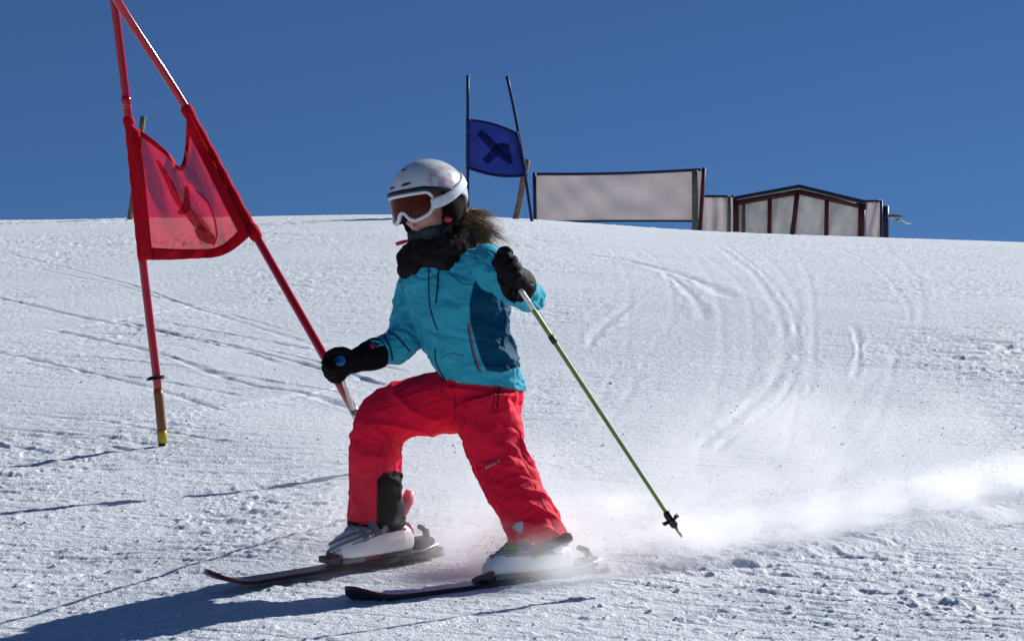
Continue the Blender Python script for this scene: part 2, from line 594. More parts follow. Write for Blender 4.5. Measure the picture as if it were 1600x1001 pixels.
def line_dist(x, y, poly, reach):
    d = np.full(x.shape, 9.0)
    s = np.zeros(x.shape)
    m = (x > poly[:, 0].min() - reach) & (x < poly[:, 0].max() + reach) & (y > poly[:, 1].min() - reach) & (y < poly[:, 1].max() + reach)
    idx = np.nonzero(m)[0]
    if len(idx) == 0:
        return d, s, idx
    xs, ys = x[idx], y[idx]
    best = np.full(len(idx), 9.0)
    side = np.zeros(len(idx))
    for k in range(len(poly) - 1):
        a, e = poly[k], poly[k + 1] - poly[k]
        t = np.clip(((xs - a[0]) * e[0] + (ys - a[1]) * e[1]) / (e @ e), 0, 1)
        dd = np.hypot(xs - a[0] - t * e[0], ys - a[1] - t * e[1])
        sg = np.sign(e[0] * (ys - a[1]) - e[1] * (xs - a[0]))
        w = dd < best
        best = np.where(w, dd, best)
        side = np.where(w, sg, side)
    d[idx] = best
    s[idx] = side
    return d, s, idx


def detail_h(x, y):
    """relief of the piste: undulation, streaks, crumbs, tracks"""
    far = smooth((y - 5) / 3) * (1 - smooth((y - 40) / 20))
    h = 0.030 * fbm2(x / 2.4 + 3, y / 3.2, 11, 3) * (1 - smooth((y - 14) / 8))
    # patches that are rougher or swept smooth
    rough = 0.55 + 0.6 * fbm2(x / 1.3, y / 2.0, 31, 2)
    swept = np.exp(-((x - 1.15 - 0.06 * (y - 10)) / 0.75) ** 2) * smooth((y - 8.2) / .8) * (1 - smooth((y - 17) / 5))
    calm = np.exp(-((x + .15) / .55) ** 2) * (1 - smooth((y - 7.9) / .6)) * smooth((y - 6.5) / .4)
    left = smooth((-.2 - x / y * 8) / .5)
    rough = np.clip(rough * (1 - 0.75 * swept) * (1 - .6 * calm) * (1 + .2 * left), 0.08, 1.6)
    rough = .85 * rough ** 1.4
    near = 1 - smooth((y - 8.5) / 5)
    # wind and ski streaks lying across the slope
    ca, sa = math.cos(0.25), math.sin(0.25)
    u, v = x * ca + y * sa, -x * sa + y * ca
    h = h + rough * 0.007 * fbm2(u / .55, v / .13, 41, 3)
    ca, sa = math.cos(-0.35), math.sin(-0.35)
    u, v = x * ca + y * sa, -x * sa + y * ca
    st1 = 1 - np.abs(fbm2(u / .9 + .4 * noise2(x, y, 5), v / .085, 43, 2))
    h = h - (.3 + rough) * 0.0055 * smooth((st1 - .72) / .28)
    # scraped crust: flakes drawn out along the slope, and fine crumbs between them
    w1 = .02 * noise2(x / .06, y / .06, 61)
    n0 = fbm2((x + w1) / .11, (y - w1) / .060, 49, 3)
    h = h + rough * 0.0060 * smooth((n0 - .05) / .9)
    n1 = fbm2((x + w1) / .040, (y - w1) / .030, 51, 2)
    h = h + (rough * .7 + .25) * (0.0036 + .0058 * near * smooth(fbm2(x / .45, y / .45, 53, 2) + .35)) * smooth((n1 - .15) / .9)
    n2 = fbm2(x / .020, y / .024, 57, 2)
    h = h + (rough * .7 + .2) * 0.0040 * smooth((n2 - .1) / .9)
    n3 = fbm2(x / .15, y / .08, 59, 2)
    h = h - rough * 0.008 * smooth((n3 - .5) / .4)
    for poly, w, dep, lip in GROOVES:
        d, s, idx = line_dist(x, y, poly, .5)
        if len(idx) == 0:
            continue
        seg = np.hypot(poly[:, 0] - poly[0, 0], poly[:, 1] - poly[0, 1])
        ends = np.minimum(np.hypot(x[idx] - poly[0, 0], y[idx] - poly[0, 1]), np.hypot(x[idx] - poly[-1, 0], y[idx] - poly[-1, 1]))
        wob = (1 + .5 * noise2(x[idx] / .12, y[idx] / .12, 71)) * smooth(ends / .35)
        dd = d[idx]
        ww = w * (0.85 + .4 * noise2(x[idx] / .3, y[idx] / .3, 72))
        h[idx] += wob * (-dep * np.exp(-(dd / ww) ** 2) + lip * dep * .6 * np.exp(-((dd - 2.2 * ww) / ww) ** 2))
    # the fresh cut of the outer ski: a carved step with thrown snow on its uphill side
    d, s, idx = line_dist(x, y, TRAIL, .8)
    if len(idx):
        dd = d[idx] * s[idx]
        xx, yy = x[idx], y[idx]
        nz = fbm2(xx / .12, yy / .12, 81, 3)
        dd = dd + .018 * noise2(xx / .22, yy / .22, 83)
        fade = smooth((xx - TRAIL[7, 0]) / .5)
        h[idx] += fade * (0.013 + .007 * nz) * np.exp(-((dd - .11) / .085) ** 2) - fade * .012 * np.exp(-((dd + .02) / .035) ** 2)
    return h * far


def ground_z(x, y):
    x, y = np.atleast_1d(np.asarray(x, float)), np.atleast_1d(np.asarray(y, float))
    return (base_h(x, y) + detail_h(x, y))


def build_ground():
    dense = np.linspace(-0.222, 0.222, 960)
    out = 0.222 * (3.4 / 0.222) ** (np.linspace(0, 1, 34)[1:])
    t = np.concatenate([-out[::-1], dense, out])
    q = np.linspace(1 / 6.6, 1 / 31.0, 1020)
    y = 1 / q
    y = np.concatenate([np.linspace(-55, 6.3, 60), y, 31 * (400 / 31.0) ** (np.linspace(0, 1, 50)[1:])])
    sp = np.where(y > 5, y, 5 + (5 - y) * 0.8)
    X = sp[:, None] * t[None, :]
    Y = np.repeat(y[:, None], len(t), 1)
    x, yy = X.ravel(), Y.ravel()
    z = base_h(x, yy) + detail_h(x, yy)
    nr, nc = len(y), len(t)
    V = np.stack([x, yy, z], -1)
    i = np.arange(nr * nc).reshape(nr, nc)
    F = np.stack([i[:-1, :-1], i[:-1, 1:], i[1:, 1:], i[1:, :-1]], -1).reshape(-1, 4)
    me = bpy.data.meshes.new('snow_slope')
    me.vertices.add(len(V))
    me.vertices.foreach_set('co', V.astype(np.float32).ravel())
    me.loops.add(F.size)
    me.loops.foreach_set('vertex_index', F.astype(np.int32).ravel())
    me.polygons.add(len(F))
    me.polygons.foreach_set('loop_start', np.arange(0, F.size, 4, dtype=np.int32))
    me.polygons.foreach_set('loop_total', np.full(len(F), 4, np.int32))
    me.polygons.foreach_set('use_smooth', np.ones(len(F), bool))
    me.update(calc_edges=True)
    me.materials.append(M['snow'])
    o = bpy.data.objects.new('snow_slope', me)
    col.objects.link(o)
    tag(o, 'white groomed ski slope with grooves and broken crust rising to the crest', kind='structure')
    return o


build_ground()


# ------------------------------------------------------------------ things on the crest
def on_ground(p, sink=0.03):
    q = np.array(p, float)
    q[2] = ground_z(q[0], q[1])[0] - sink
    return q


def post(px0, py0, px1, py1, d, r, material, name='post', parent=None, n=10, wob=0.0):
    """a post seen from its top pixel to a lower pixel; it carries on down into the snow"""
    a, b = W(px0, py0, d), W(px1, py1, d)
    dirv = unit(b - a)
    g = b.copy()
    for _ in range(400):
        if g[2] < ground_z(g[0], g[1])[0] - 0.12:
            break
        g = g + dirv * 0.03
    pts = [a + (g - a) * t for t in np.linspace(0, 1, 8)]
    if wob:
        pts = [p + np.array([wob * math.sin(5 * k), wob * math.cos(3 * k), 0]) for k, p in enumerate(pts)]
    return MB().tube(pts, r, n).build(name, material, parent), g


def wooden_post(a, b, d, r, label):
    pts0, pts1 = W(*a, d), W(*b, d)
    o, g = post(*a, *b, d, r, M['wood'], 'wooden_post', None, 9, r * .12)
    tag(o, label, 'post')
    return o


wooden_post((224, 182), (203, 345), 27.2, .031, 'thin leaning wooden post on the crest behind the red flag')
wooden_post((824, 250), (806, 345), 27.4, .036, 'short leaning wooden post under the corner of the blue flag')


def cloth(corner_px, nu, nv, fn):
    """grid of points fn(u, v) -> world"""
    V = [fn(u, v) for v in np.linspace(0, 1, nv) for u in np.linspace(0, 1, nu)]
    F = [(j * nu + i, j * nu + i + 1, (j + 1) * nu + i + 1, (j + 1) * nu + i) for j in range(nv - 1) for i in range(nu - 1)]
    return np.array(V), F


def thick(V, F, t):
    """give a sheet a real thickness t"""
    V = np.asarray(V)
    N = normals(V, F)
    n = len(V)
    VV = np.vstack([V + N * t / 2, V - N * t / 2])
    FF = list(F) + [tuple(i + n for i in reversed(f)) for f in F]
    cnt = {}
    for f in F:
        for k in range(len(f)):
            e = (f[k], f[(k + 1) % len(f)])
            cnt[e] = 1
    for (a, b) in list(cnt):
        if (b, a) not in cnt:
            FF.append((b, a, a + n, b + n))
    return VV, FF


# --- blue gate on the crest
def blue_gate():
    D = 26.6
    base = on_ground(W(780, 345, D))
    root = empty('slalom_gate', base)
    tag(root, 'blue giant slalom gate on the crest, two blue poles with a blue flag panel', 'slalom gate')
    p1, _ = post(731, 118, 731, 330, D, .017, M['gate_blue'], 'pole', root, 12)
    # right pole leans and bows a little
    pts = [W(*p, D + .05) for p in spline([(792, 119), (806, 185), (818, 255), (826, 310), (832, 352)], 14)]
    MB().tube(pts, .017, 12).build('pole', M['gate_blue'], root)

    def fl(u, v):
        l = np.array([731, 187 + 75 * v])
        r = np.array([807 + 15 * v, 208 + 66 * v])
        p = l + (r - l) * u
        p[1] += (6 * math.sin(math.pi * u) * v - 4 * math.sin(math.pi * u) * (1 - v)) * 1.0
        d = D + .05 * u + .035 * math.sin(5.5 * u + 1.5 * v) + .02 * math.sin(9 * v + 4 * u)
        return W(p[0], p[1], d)
    V, F = cloth(None, 28, 22, fl)
    flag = make_obj('flag_panel', *thick(V, F, .003), M['flag_blue'], root)
    for pts, r in (([fl(u, 0) for u in np.linspace(0, 1, 24)], .012), ([fl(u, 1) for u in np.linspace(0, 1, 24)], .015),
                   ([fl(0.0, v) for v in np.linspace(-.02, 1.02, 20)], .021), ([fl(1.0, v) for v in np.linspace(-.02, 1.02, 20)], .021)):
        MB().tube(pts, r, 8).build('hem', M['hem_blue'], flag)

    # dark figure printed on the cloth: a slanting body with spread arms
    def limb(pts, r):
        mb = MB()
        V, F = [], []
        pts = spline(pts, 12)
        for k, p in enumerate(pts):
            t = unit(np.append(pts[min(k + 1, 11)] - pts[max(k - 1, 0)], 0))
            nn = np.array([-t[1], t[0]])
            w = r * (1 - .6 * abs(k / 11 - .4))
            for s in (-1, 0, 1):
                q = p + nn * s * w
                V.append(fl(q[0], q[1]) - AF * .006)
        F = [(3 * k + i, 3 * k + i + 1, 3 * k + 4 + i, 3 * k + 3 + i) for k in range(11) for i in (0, 1)]
        return np.array(V), F
    for pts, r in (([(.22, .22), (.40, .36), (.58, .55), (.72, .66)], .10), ([(.30, .78), (.45, .62), (.60, .42), (.80, .38)], .075), ([(.62, .40), (.72, .50), (.76, .75)], .08)):
        V, F = limb(pts, r)
        make_obj('emblem', *thick(V, F, .003), M['emblem_blue'], flag)
    return root


blue_gate()


# --- long fabric banner on posts beyond the crest
def fabric_banner():
    D = 62.0
    root = empty('fabric_banner', on_ground(W(960, 345, D)))
    tag(root, 'long pale pink fabric banner stretched between posts on the crest beside the blue gate', 'banner')

    def fb(u, v):
        top = 272 - 7 * u + 2.5 * math.sin(math.pi * u)
        bot = 347 - 1.5 * u - 1 * math.sin(math.pi * u)
        px = 835 + (1096 - 835) * u
        d = D + .06 * math.sin(9 * u + 4 * v) * v * (1 - v) * 4 + .010 * math.sin(31 * u - 9 * v + 3 * math.sin(4 * u)) + .030 * math.sin(13 * (u - .7 * v) + 2 * math.sin(7 * u)) * math.exp(-((u - .62) / .16) ** 2) * (.3 + v)
        return W(px, top + (bot - top) * v, d)
    V, F = cloth(None, 90, 26, fb)
    make_obj('cloth', *thick(V, F, .01), M['banner'], root)
    MB().tube([fb(u, 0) for u in np.linspace(0, 1, 40)], .035, 8).build('edge_tape', M['navy'], root)
    MB().tube([fb(u, 1) for u in np.linspace(0, 1, 40)], .026, 8).build('edge_tape', M['navy'], root)
    post(835, 270, 836, 347, D - .08, .045, M['navy'], 'post', root)
    post(1086, 266, 1086, 357, D - .12, .075, M['post_green'], 'post', root)
    o, _ = post(1100, 262, 1094, 358, D - .10, .05, M['post_red'], 'post', root)


fabric_banner()


def small_banner():
    D = 68.0
    root = empty('fabric_banner', on_ground(W(1120, 350, D)))
    tag(root, 'small pale fabric panel with a navy top edge, left of the gabled shelter', 'banner')

    def fb(u, v):
        px = 1097 + 48 * u
        top, bot = 306.5 + .5 * u, 366
        return W(px, top + (bot - top) * v, D + .06 * math.sin(7 * u + 5 * v) + .04 * math.sin(15 * u))
    V, F = cloth(None, 24, 20, fb)
    make_obj('cloth', *thick(V, F, .01), M['banner'], root)
    MB().tube([fb(u, 0) for u in np.linspace(0, 1.05, 20)], .035, 8).build('edge_tape', M['navy'], root)
    post(1140, 307, 1139, 364, D - .15, .055, M['post_green'], 'post', root)


small_banner()


def shelter():
    D = 75.0
    DB = D + 2.2
    root = empty('gabled_shelter', on_ground(W(1250, 360, D + 1)))
    tag(root, 'gabled shelter with dark roof, dark red frame posts and grey film walls on the crest', 'shelter')
    # roof: two pitched sheets, front edge on the gable
    L0, PK, R0 = (1140, 313), (1249, 293), (1362, 320)
    for a, b, nm in ((L0, PK, 'l'), (PK, R0, 'r')):
        A0, B0 = W(*a, D - .15), W(*b, D - .15)
        back = np.array([0, DB - D + .3, 0])
        up = np.array([0, 0, .09])
        V = [A0, B0, B0 + back, A0 + back]
        V = V + [p + up for p in V]
        MB().add(V, [(0, 1, 2, 3)[::-1], (4, 5, 6, 7), (0, 1, 5, 4), (1, 2, 6, 5), (2, 3, 7, 6), (3, 0, 4, 7)]).build('roof', M['tent_roof'], root, True)
    # the rail under the gable
    for a, b in (((1148, 317.5), (1249, 300)), ((1249, 300), (1354, 324))):
        MB().tube([W(*a, D), W(*b, D)], .075, 8).build('rafter', M['post_red'], root)
    posts = [(1149, 313, 1149, 368, .10), (1162, 316, 1162, 368, .05), (1203, 309, 1202, 368, .065), (1246, 300, 1238, 368, .075), (1292, 309, 1291, 368, .065), (1347, 321, 1346, 372, .11)]
    for (a, b, c, e, r) in posts:
        post(a, b, c, e, D, r, M['post_red'] if r > .055 else M['post_green'], 'post', root)
    def top(px):
        return np.interp(px, [1148, 1249, 1354], [318.5, 301, 325])
    bays = [(1150, 1162), (1162, 1202.5), (1202.5, 1242), (1242, 1291.5), (1291.5, 1346.5)]
    for a, b in bays:
        def wl_(u, v, a=a, b=b):
            px = a + (b - a) * u
            t = top(px)
            p = W(px, t + (374 - t) * v, D + .10)
            p = p + np.array([0, .09 * math.sin(3 * u + a) * math.sin(math.pi * v) + .05 * math.sin(11 * u + 4 * v), 0])
            return p
        V, F = cloth(None, 14, 12, wl_)
        make_obj('wall_panel', *thick(V, F, .012), M['tent_wall'], root)
        # skirt down to the ground behind the crest
        V2, F2 = cloth(None, 6, 4, lambda u, v: W(a + (b - a) * u, 374, D + .10) - np.array([0, 0, 2.6 * v]))
        make_obj('wall_panel', *thick(V2, F2, .012), M['tent_wall'], root)
    # side walls
    for px in (1149, 1347):
        p = W(px, top(px) + 4, D + .12)
        q = p.copy()
        q[2] = ground_z(p[0], p[1])[0] - .05
        b = np.array([0, DB - D, 0])
        V, F = cloth(None, 5, 5, lambda u, v: p + (q - p) * v + b * u)
        make_obj('wall_panel', *thick(V, F, .012), M['tent_wall'], root)
    # snow lying on the right roof pitch
    A, B = W(1290, 303.5, D - .1), W(1345, 315.5, D - .1)
    mb = MB()
    rings = []
    for t in np.linspace(0, 1, 14):
        c = A + (B - A) * t + np.array([0, .8, .06])
        hgt = .02 + .085 * math.sin(math.pi * min(1, t * 1.1)) * (1 + .3 * math.sin(9 * t))
        rings.append([c + np.array([0, .85 * math.cos(k), 0]) + np.array([0, 0, hgt * max(-.3, math.sin(k))]) for k in np.linspace(0, 2 * math.pi, 13)[:-1]])
    mb.loft(rings).build('roof_snow', M['loose_snow'], root)


shelter()


def end_panel():
    D = 70.0
    root = empty('fabric_banner', on_ground(W(1366, 365, D)))
    tag(root, 'narrow pale fabric panel at the right end of the gabled shelter', 'banner')
    V, F = cloth(None, 12, 16, lambda u, v: W(1354 + 22 * u, 315 + 57 * v, D + .05 * math.sin(9 * u + 5 * v)))
    make_obj('cloth', *thick(V, F, .01), M['banner'], root)
    MB().tube([W(1353, 314.5, D), W(1377, 314, D)], .035, 8).build('edge_tape', M['navy'], root)
    post(1377, 313, 1377, 370, D - .05, .04, M['navy'], 'post', root)


end_panel()
o, g = post(1384, 322, 1384, 372, 71.0, .09, M['navy'], 'padded_post', None, 12)
tag(o, 'short dark padded post at the far right end of the crest fencing', 'post')
# wind-blown scrap tied to a short arm of that post
arm = empty('cloth_streamer', W(1388, 338, 70.9))
tag(arm, 'pale cloth streamer blowing to the right from the dark padded post', 'streamer')
MB().tube([W(1385, 337.5, 70.9), W(1397, 337, 70.85), W(1409, 337.5, 70.8)], .035, 8).build('cord', M['post_green'], arm)


def st(u, v):
    c = spline([(1393, 342), (1404, 343), (1413, 347), (1424, 349)], 30)[min(29, int(u * 29))]
    w = 4.5 * (1 - .75 * u)
    return W(c[0] + 3 * (v - .5), c[1] + w * (v - .5) * 1.6 + 1.2 * math.sin(9 * u), 70.8 + .1 * math.sin(7 * u + 2 * v))


V, F = cloth(None, 24, 6, st)
make_obj('cloth', *thick(V, F, .012), M['scrap'], arm)


# ------------------------------------------------------------------ the red gate
def red_gate():
    gb = ray_ground(255, 694)
    D = proj(gb)[2]
    root = empty('slalom_gate', on_ground(gb, .0))
    tag(root, 'red giant slalom gate with leaning poles and a crumpled red flag panel beside the skier', 'slalom gate')
    lp = spline([(163, -110), (178, 0), (200, 180), (222, 400), (246, 600), (255, 697)], 40)
    LD = lambda y: D + .02
    # left pole: red shaft, then the brown lower sleeve, yellow band and black foot
    def span(pts, y0, y1):
        s = [p for p in pts if y0 <= p[1] <= y1]
        return s
    xs, ys = lp[:, 0], lp[:, 1]
    at = lambda y: (float(np.interp(y, ys, xs)), y)
    P = lambda y, dd=0.0: W(*at(y), D + dd)
    pole = MB().tube([P(y) for y in np.linspace(-110, 612, 30)], .0175, 16).build('pole', M['gate_red'], root)
    MB().tube([P(y) for y in np.linspace(150, 170, 4)], [.0180, .0205, .0205, .0180], 16).build('joint', M['gate_red'], pole)
    sl = MB().tube([P(y) for y in np.linspace(608, 672, 8)], .0195, 16).build('base_sleeve', M['sleeve_brown'], root)
    MB().tube([P(y) for y in np.linspace(672, 692, 4)], .0208, 16).build('band', M['sleeve_yellow'], sl)
    MB().tube([P(y) for y in (691.5, 700, 712, 740)], .0195, 16).build('foot', M['black_plastic'], sl)
    # thin disc collar with a drooping rim
    c = P(588)
    t = unit(P(560) - P(610))
    a = unit(np.cross(t, AF))
    b = np.cross(t, a)
    rings = []
    for r, hh in ((.0170, .002), (.028, .003), (.038, -.004), (.044, -.010), (.044, -.013), (.038, -.007), (.028, 0), (.0170, -.001)):
        rings.append([c + t * hh + r * (a * math.cos(k) + b * math.sin(k)) for k in np.linspace(0, 2 * math.pi, 25)[:-1]])
    MB().loft(rings).build('collar', M['black_plastic'], root)
    # right pole: leans over, its foot behind the skier's knee
    g2 = ray_ground(612, 742)
    D2 = proj(g2)[2]
    rp = np.array([(120, -125), (183, 0), (290, 168), (395, 360), (500, 545), (548, 632), (566, 665), (606, 738), (622, 766)], float)
    rp = spline(rp, 300)
    rd = lambda y: D - .06 + (D2 - D + .06) * smooth((y - 100) / 640) if y > 100 else D - .06
    rd0 = rd
    pg = W(277, 148, D - .06)
    hv = unit(np.array(to_sun) + unit(CAM - pg))
    dd_ = -((W(264.6, 128, D - .06) - W(289.8, 168, D - .06)) @ hv) / (AF @ hv)
    rd = lambda y: rd0(y) + dd_ * (max(0.0, 230 - y) / 40) - .00000042 * max(0.0, 120 - y) ** 2.4
    xs2, ys2 = rp[:, 0], rp[:, 1]
    Q = lambda y, dd=0.0: W(float(np.interp(y, ys2, xs2)), y, float(rd(y)) + dd)
    pole2 = MB().tube([Q(y) for y in np.linspace(-125, 636, 60)], .0170, 16).build('pole', M['gate_red'], root)
    sl2 = MB().tube([Q(y) for y in np.linspace(634, 662, 6)], .0182, 16).build('base_sleeve', M['pole_silver'], root)
    MB().tube([Q(y) for y in np.linspace(660, 766, 8)], .0190, 16).build('foot', M['black_plastic'], sl2)

    # flag: Coons patch between the two poles with a deep crumple in the top edge
    Lc = lambda v: np.array(at(190 + 216 * v))
    Rc = lambda v: np.array((float(np.interp(172 + 196 * v, ys2, xs2)), 172 + 196 * v))
    topc = spline([(199, 190), (235, 215), (266, 242), (276, 258), (284, 256), (290, 225), (292, 172)], 80)
    botc = spline([(222, 406), (262, 406), (300, 404), (340, 401), (366, 389), (391, 368)], 60)
    def cur(c, u):
        s = u * (len(c) - 1)
        i = min(int(s), len(c) - 2)
        return c[i] + (c[i + 1] - c[i]) * (s - i)

    def fl(u, v, off=0.0):
        T, B = cur(topc, u), cur(botc, u)
        l, r = Lc(v), Rc(v)
        p = (1 - v) * T + v * B + (1 - u) * l + u * r - ((1 - u) * (1 - v) * Lc(0) + u * (1 - v) * Rc(0) + (1 - u) * v * Lc(1) + u * v * Rc(1))
        d0 = D * (1 - u) + float(rd(p[1])) * u
        e = math.sin(math.pi * u)
        crum = (1 - v) ** 1.2 * e
        d = d0 - .02 + e * .05 * math.sin(6.5 * u + 3 * v) + crum * .085 * math.sin(17 * u - 6 * v) + .018 * e * math.sin(31 * u + 13 * v + 3 * math.sin(6 * v)) - .05 * e * v
        return W(p[0], p[1], d + off)
    V, F = cloth(None, 70, 60, fl)
    flag = make_obj('flag_panel', *thick(V, F, .002), M['flag_red'], root)

    def strip(u0, u1, v0, v1, nu, nv, off, name, material, par):
        V, F = cloth(None, nu, nv, lambda u, v: fl(u0 + (u1 - u0) * u, v0 + (v1 - v0) * v, off))
        return make_obj(name, *thick(V, F, .003), material, par)
    strip(.03, .985, .905, 1.0, 60, 5, -.004, 'hem', M['hem_red'], flag)
    strip(.03, .985, 0, .05, 60, 4, -.004, 'hem', M['hem_red'], flag)
    strip(.0, .085, .0, 1.0, 8, 40, -.012, 'hem', M['hem_red'], flag)
    strip(.91, 1.0, .0, 1.0, 8, 40, -.010, 'hem', M['hem_red'], flag)
    # cloth sleeves round the poles with cuffed tops
    MB().tube([P(y) for y in np.linspace(186, 408, 24)], [.0190 + .0012 * math.sin(k * 2.1) for k in range(24)], 14).build('pole_sleeve', M['hem_red'], flag)
    MB().tube([Q(y) for y in np.linspace(170, 372, 24)], [.0205 + .0022 * math.sin(k * 1.7) for k in range(24)], 14).build('pole_sleeve', M['hem_red'], flag)
    MB().tube([P(y) for y in (183, 186, 194, 197)], [.019, .0235, .0235, .019], 14).build('cuff', M['hem_red'], flag)
    MB().tube([Q(y) for y in (166, 170, 180, 185)], [.019, .0255, .025, .020], 14).build('cuff', M['hem_red'], flag)
    MB().tube([Q(y) for y in (352, 358, 369, 374)], [.021, .0265, .026, .018], 14).build('cuff', M['hem_red'], flag)

    # the print on the cloth, folded with it
    def blob(poly, off, material, name='emblem'):
        poly = spline(np.array(poly + [poly[0]], float), 40)[:-1]
        c = poly.mean(0)
        V, F = [fl(c[0], c[1], off)], []
        n = len(poly)
        for k, s in enumerate((.25, .5, .75, 1.0)):
            for p in poly:
                q = c + (p - c) * s
                V.append(fl(q[0], q[1], off))
        F += [(0, 1 + i, 1 + (i + 1) % n) for i in range(n)]
        for k in range(3):
            for i in range(n):
                j = (i + 1) % n
                F.append((1 + k * n + i, 1 + (k + 1) * n + i, 1 + (k + 1) * n + j, 1 + k * n + j))
        make_obj(name, *thick(np.array(V), F, .002), material, flag)
    def band(pts, w0, w1, off, material):
        pts = spline(np.array(pts, float), 22)
        V = []
        for k, p in enumerate(pts):
            t = pts[min(k + 1, 21)] - pts[max(k - 1, 0)]
            nn = unit(np.array([-t[1], t[0]]))
            w = (w0 + (w1 - w0) * k / 21) * math.sin(math.pi * (k + 1.5) / 24) ** .5
            V += [fl(*(p + nn * w * q), off) for q in (-1, 0, 1)]
        F = [(3 * k + i, 3 * k + i + 1, 3 * k + 4 + i, 3 * k + 3 + i) for k in range(21) for i in (0, 1)]
        make_obj('emblem', *thick(np.array(V), F, .0015), material, flag)
    band([(.68, .30), (.75, .44), (.76, .60), (.70, .78), (.60, .88)], .008, .016, -.006, M['emblem_red'])
    band([(.20, .16), (.28, .28), (.35, .42), (.42, .52)], .030, .055, -.008, M['emblem_red'])
    band([(.56, .22), (.50, .36), (.44, .48), (.34, .56)], .05, .035, -.010, M['emblem_red'])
    blob([(.40, .52), (.50, .46), (.60, .56), (.64, .72), (.54, .70), (.46, .62)], -.007, M['emblem_light'])
    blob([(.48, .70), (.56, .66), (.66, .78), (.60, .86), (.50, .80)], -.009, M['emblem_red'])
    return root


red_gate()

# ------------------------------------------------------------------ the skier
D0 = 8.02
J = lambda px, py, dd=0.0: W(px, py, D0 + dd)
S = 1.0 / (FPX / D0)                  # metres per pixel at the skier

# skis first: they lie on the slope
def ski_frame(px, py, yaw, roll, pitch, lift=0.0):
    c = ray_ground(px, py)
    e = .05
    gx = (base_h(np.array([c[0] + e]), np.array([c[1]])) - base_h(np.array([c[0] - e]), np.array([c[1]])))[0] / (2 * e)
    gy = (base_h(np.array([c[0]]), np.array([c[1] + e])) - base_h(np.array([c[0]]), np.array([c[1] - e])))[0] / (2 * e)
    n = unit([-gx, -gy, 1])
    f = np.array([-math.cos(yaw), -math.sin(yaw), 0])
    f = unit(f - n * (f @ n))
    l = np.cross(n, f)
    f, n = f * math.cos(pitch) + n * math.sin(pitch), n * math.cos(pitch) - f * math.sin(pitch)
    l, n = l * math.cos(roll) + n * math.sin(roll), n * math.cos(roll) - l * math.sin(roll)
    return c + np.array([0, 0, .012 + lift]), f, l, n


def local(fr):
    o, f, l, n = fr
    return lambda x, y, z: o + f * x + l * y + n * z


LF, LT = .67, .25


def make_ski(fr, label):
    T = local(fr)
    o, f, l, n = fr
    root = empty('ski', o)
    tag(root, label, 'ski', 'pair of short red and black skis')
    xs = np.concatenate([np.linspace(-LT, -LT + .05, 4), np.linspace(-LT + .07, LF - .16, 16), np.linspace(LF - .14, LF, 14)])
    rt, rb = [], []
    def prof(x):
        t = (x + LT) / (LT + LF)
        w = .036 + .014 * (2 * t - 1) ** 2 + .004 * t
        tip = max(0, (x - (LF - .075)) / .075)
        w *= math.sqrt(max(.02, 1 - tip ** 2.2))
        tail = max(0, (-LT + .03 - x) / .03)
        w *= math.sqrt(max(.3, 1 - tail ** 2))
        z = .050 * max(0, (x - (LF - .17)) / .17) ** 2 + .010 * max(0, (-LT + .06 - x) / .06) ** 2
        th = .009 + .006 * math.exp(-(x / .22) ** 2)
        return w, z, th
    base, topm, edge = MB(), MB(), MB()
    rings_b, rings_t = [], []
    for x in xs:
        w, z, th = prof(x)
        rings_b.append([T(x, w, z), T(x, -w, z), T(x, -w, z + .004), T(x, w, z + .004)])
        rings_t.append([T(x, w * .99, z + .0042), T(x, -w * .99, z + .0042), T(x, -w * .84, z + .004 + th), T(x, w * .84, z + .004 + th)])
    base.loft(rings_b).build('base', M['ski_black'], root, True)
    cut = int(len(xs) * .72)
    top = topm.loft(rings_t[:cut + 1]).build('topsheet', M['ski_black'], root, True)
    MB().loft(rings_t[cut:]).build('tip', M['ski_red'], root, True)
    # binding: plate, toe piece, heel piece, brake arm
    def bx(x0, x1, w, z0, z1, m, name, par=root, y=0, bev=.25):
        return MB().box(T((x0 + x1) / 2, y, (z0 + z1) / 2), f * (x1 - x0) / 2, l * w, n * (z1 - z0) / 2, bev).build(name, m, par, True)
    pl = bx(-.20, .20, .030, .017, .027, M['binding'], 'binding_plate')
    toe = bx(.175, .225, .030, .025, .046, M['binding'], 'toe_piece')
    bx(.172, .190, .033, .038, .052, M['binding_red'], 'toe_wing', toe)
    bx(.02, .12, .034, .024, .036, M['binding_red'], 'plate_cover', pl)
    bx(-.10, .02, .034, .024, .035, M['binding'], 'plate_cover', pl)
    heel = bx(-.215, -.135, .030, .027, .062, M['binding'], 'heel_piece')
    MB().tube([T(-.20, 0, .05), T(-.195, 0, .085), T(-.165, 0, .098)], [.013, .012, .008], 8).build('heel_lever', M['binding'], heel)
    for s in (-1, 1):
        MB().tube([T(-.10, s * .038, .028), T(-.15, s * .043, .030), T(-.21, s * .045, .044)], .0032, 6).build('brake_arm', M['steel'], heel)
    return root


FR_R = ski_frame(592, 887, R(44), 0.0, R(.8), .004)
FR_L = ski_frame(844, 909, R(34), R(23), R(.4), -.016)
make_ski(FR_R, 'ski under the front boot, lying flat with its binding and red tip in view')
make_ski(FR_L, 'ski edged into the snow nearest the camera, black base showing, boot end in spray')


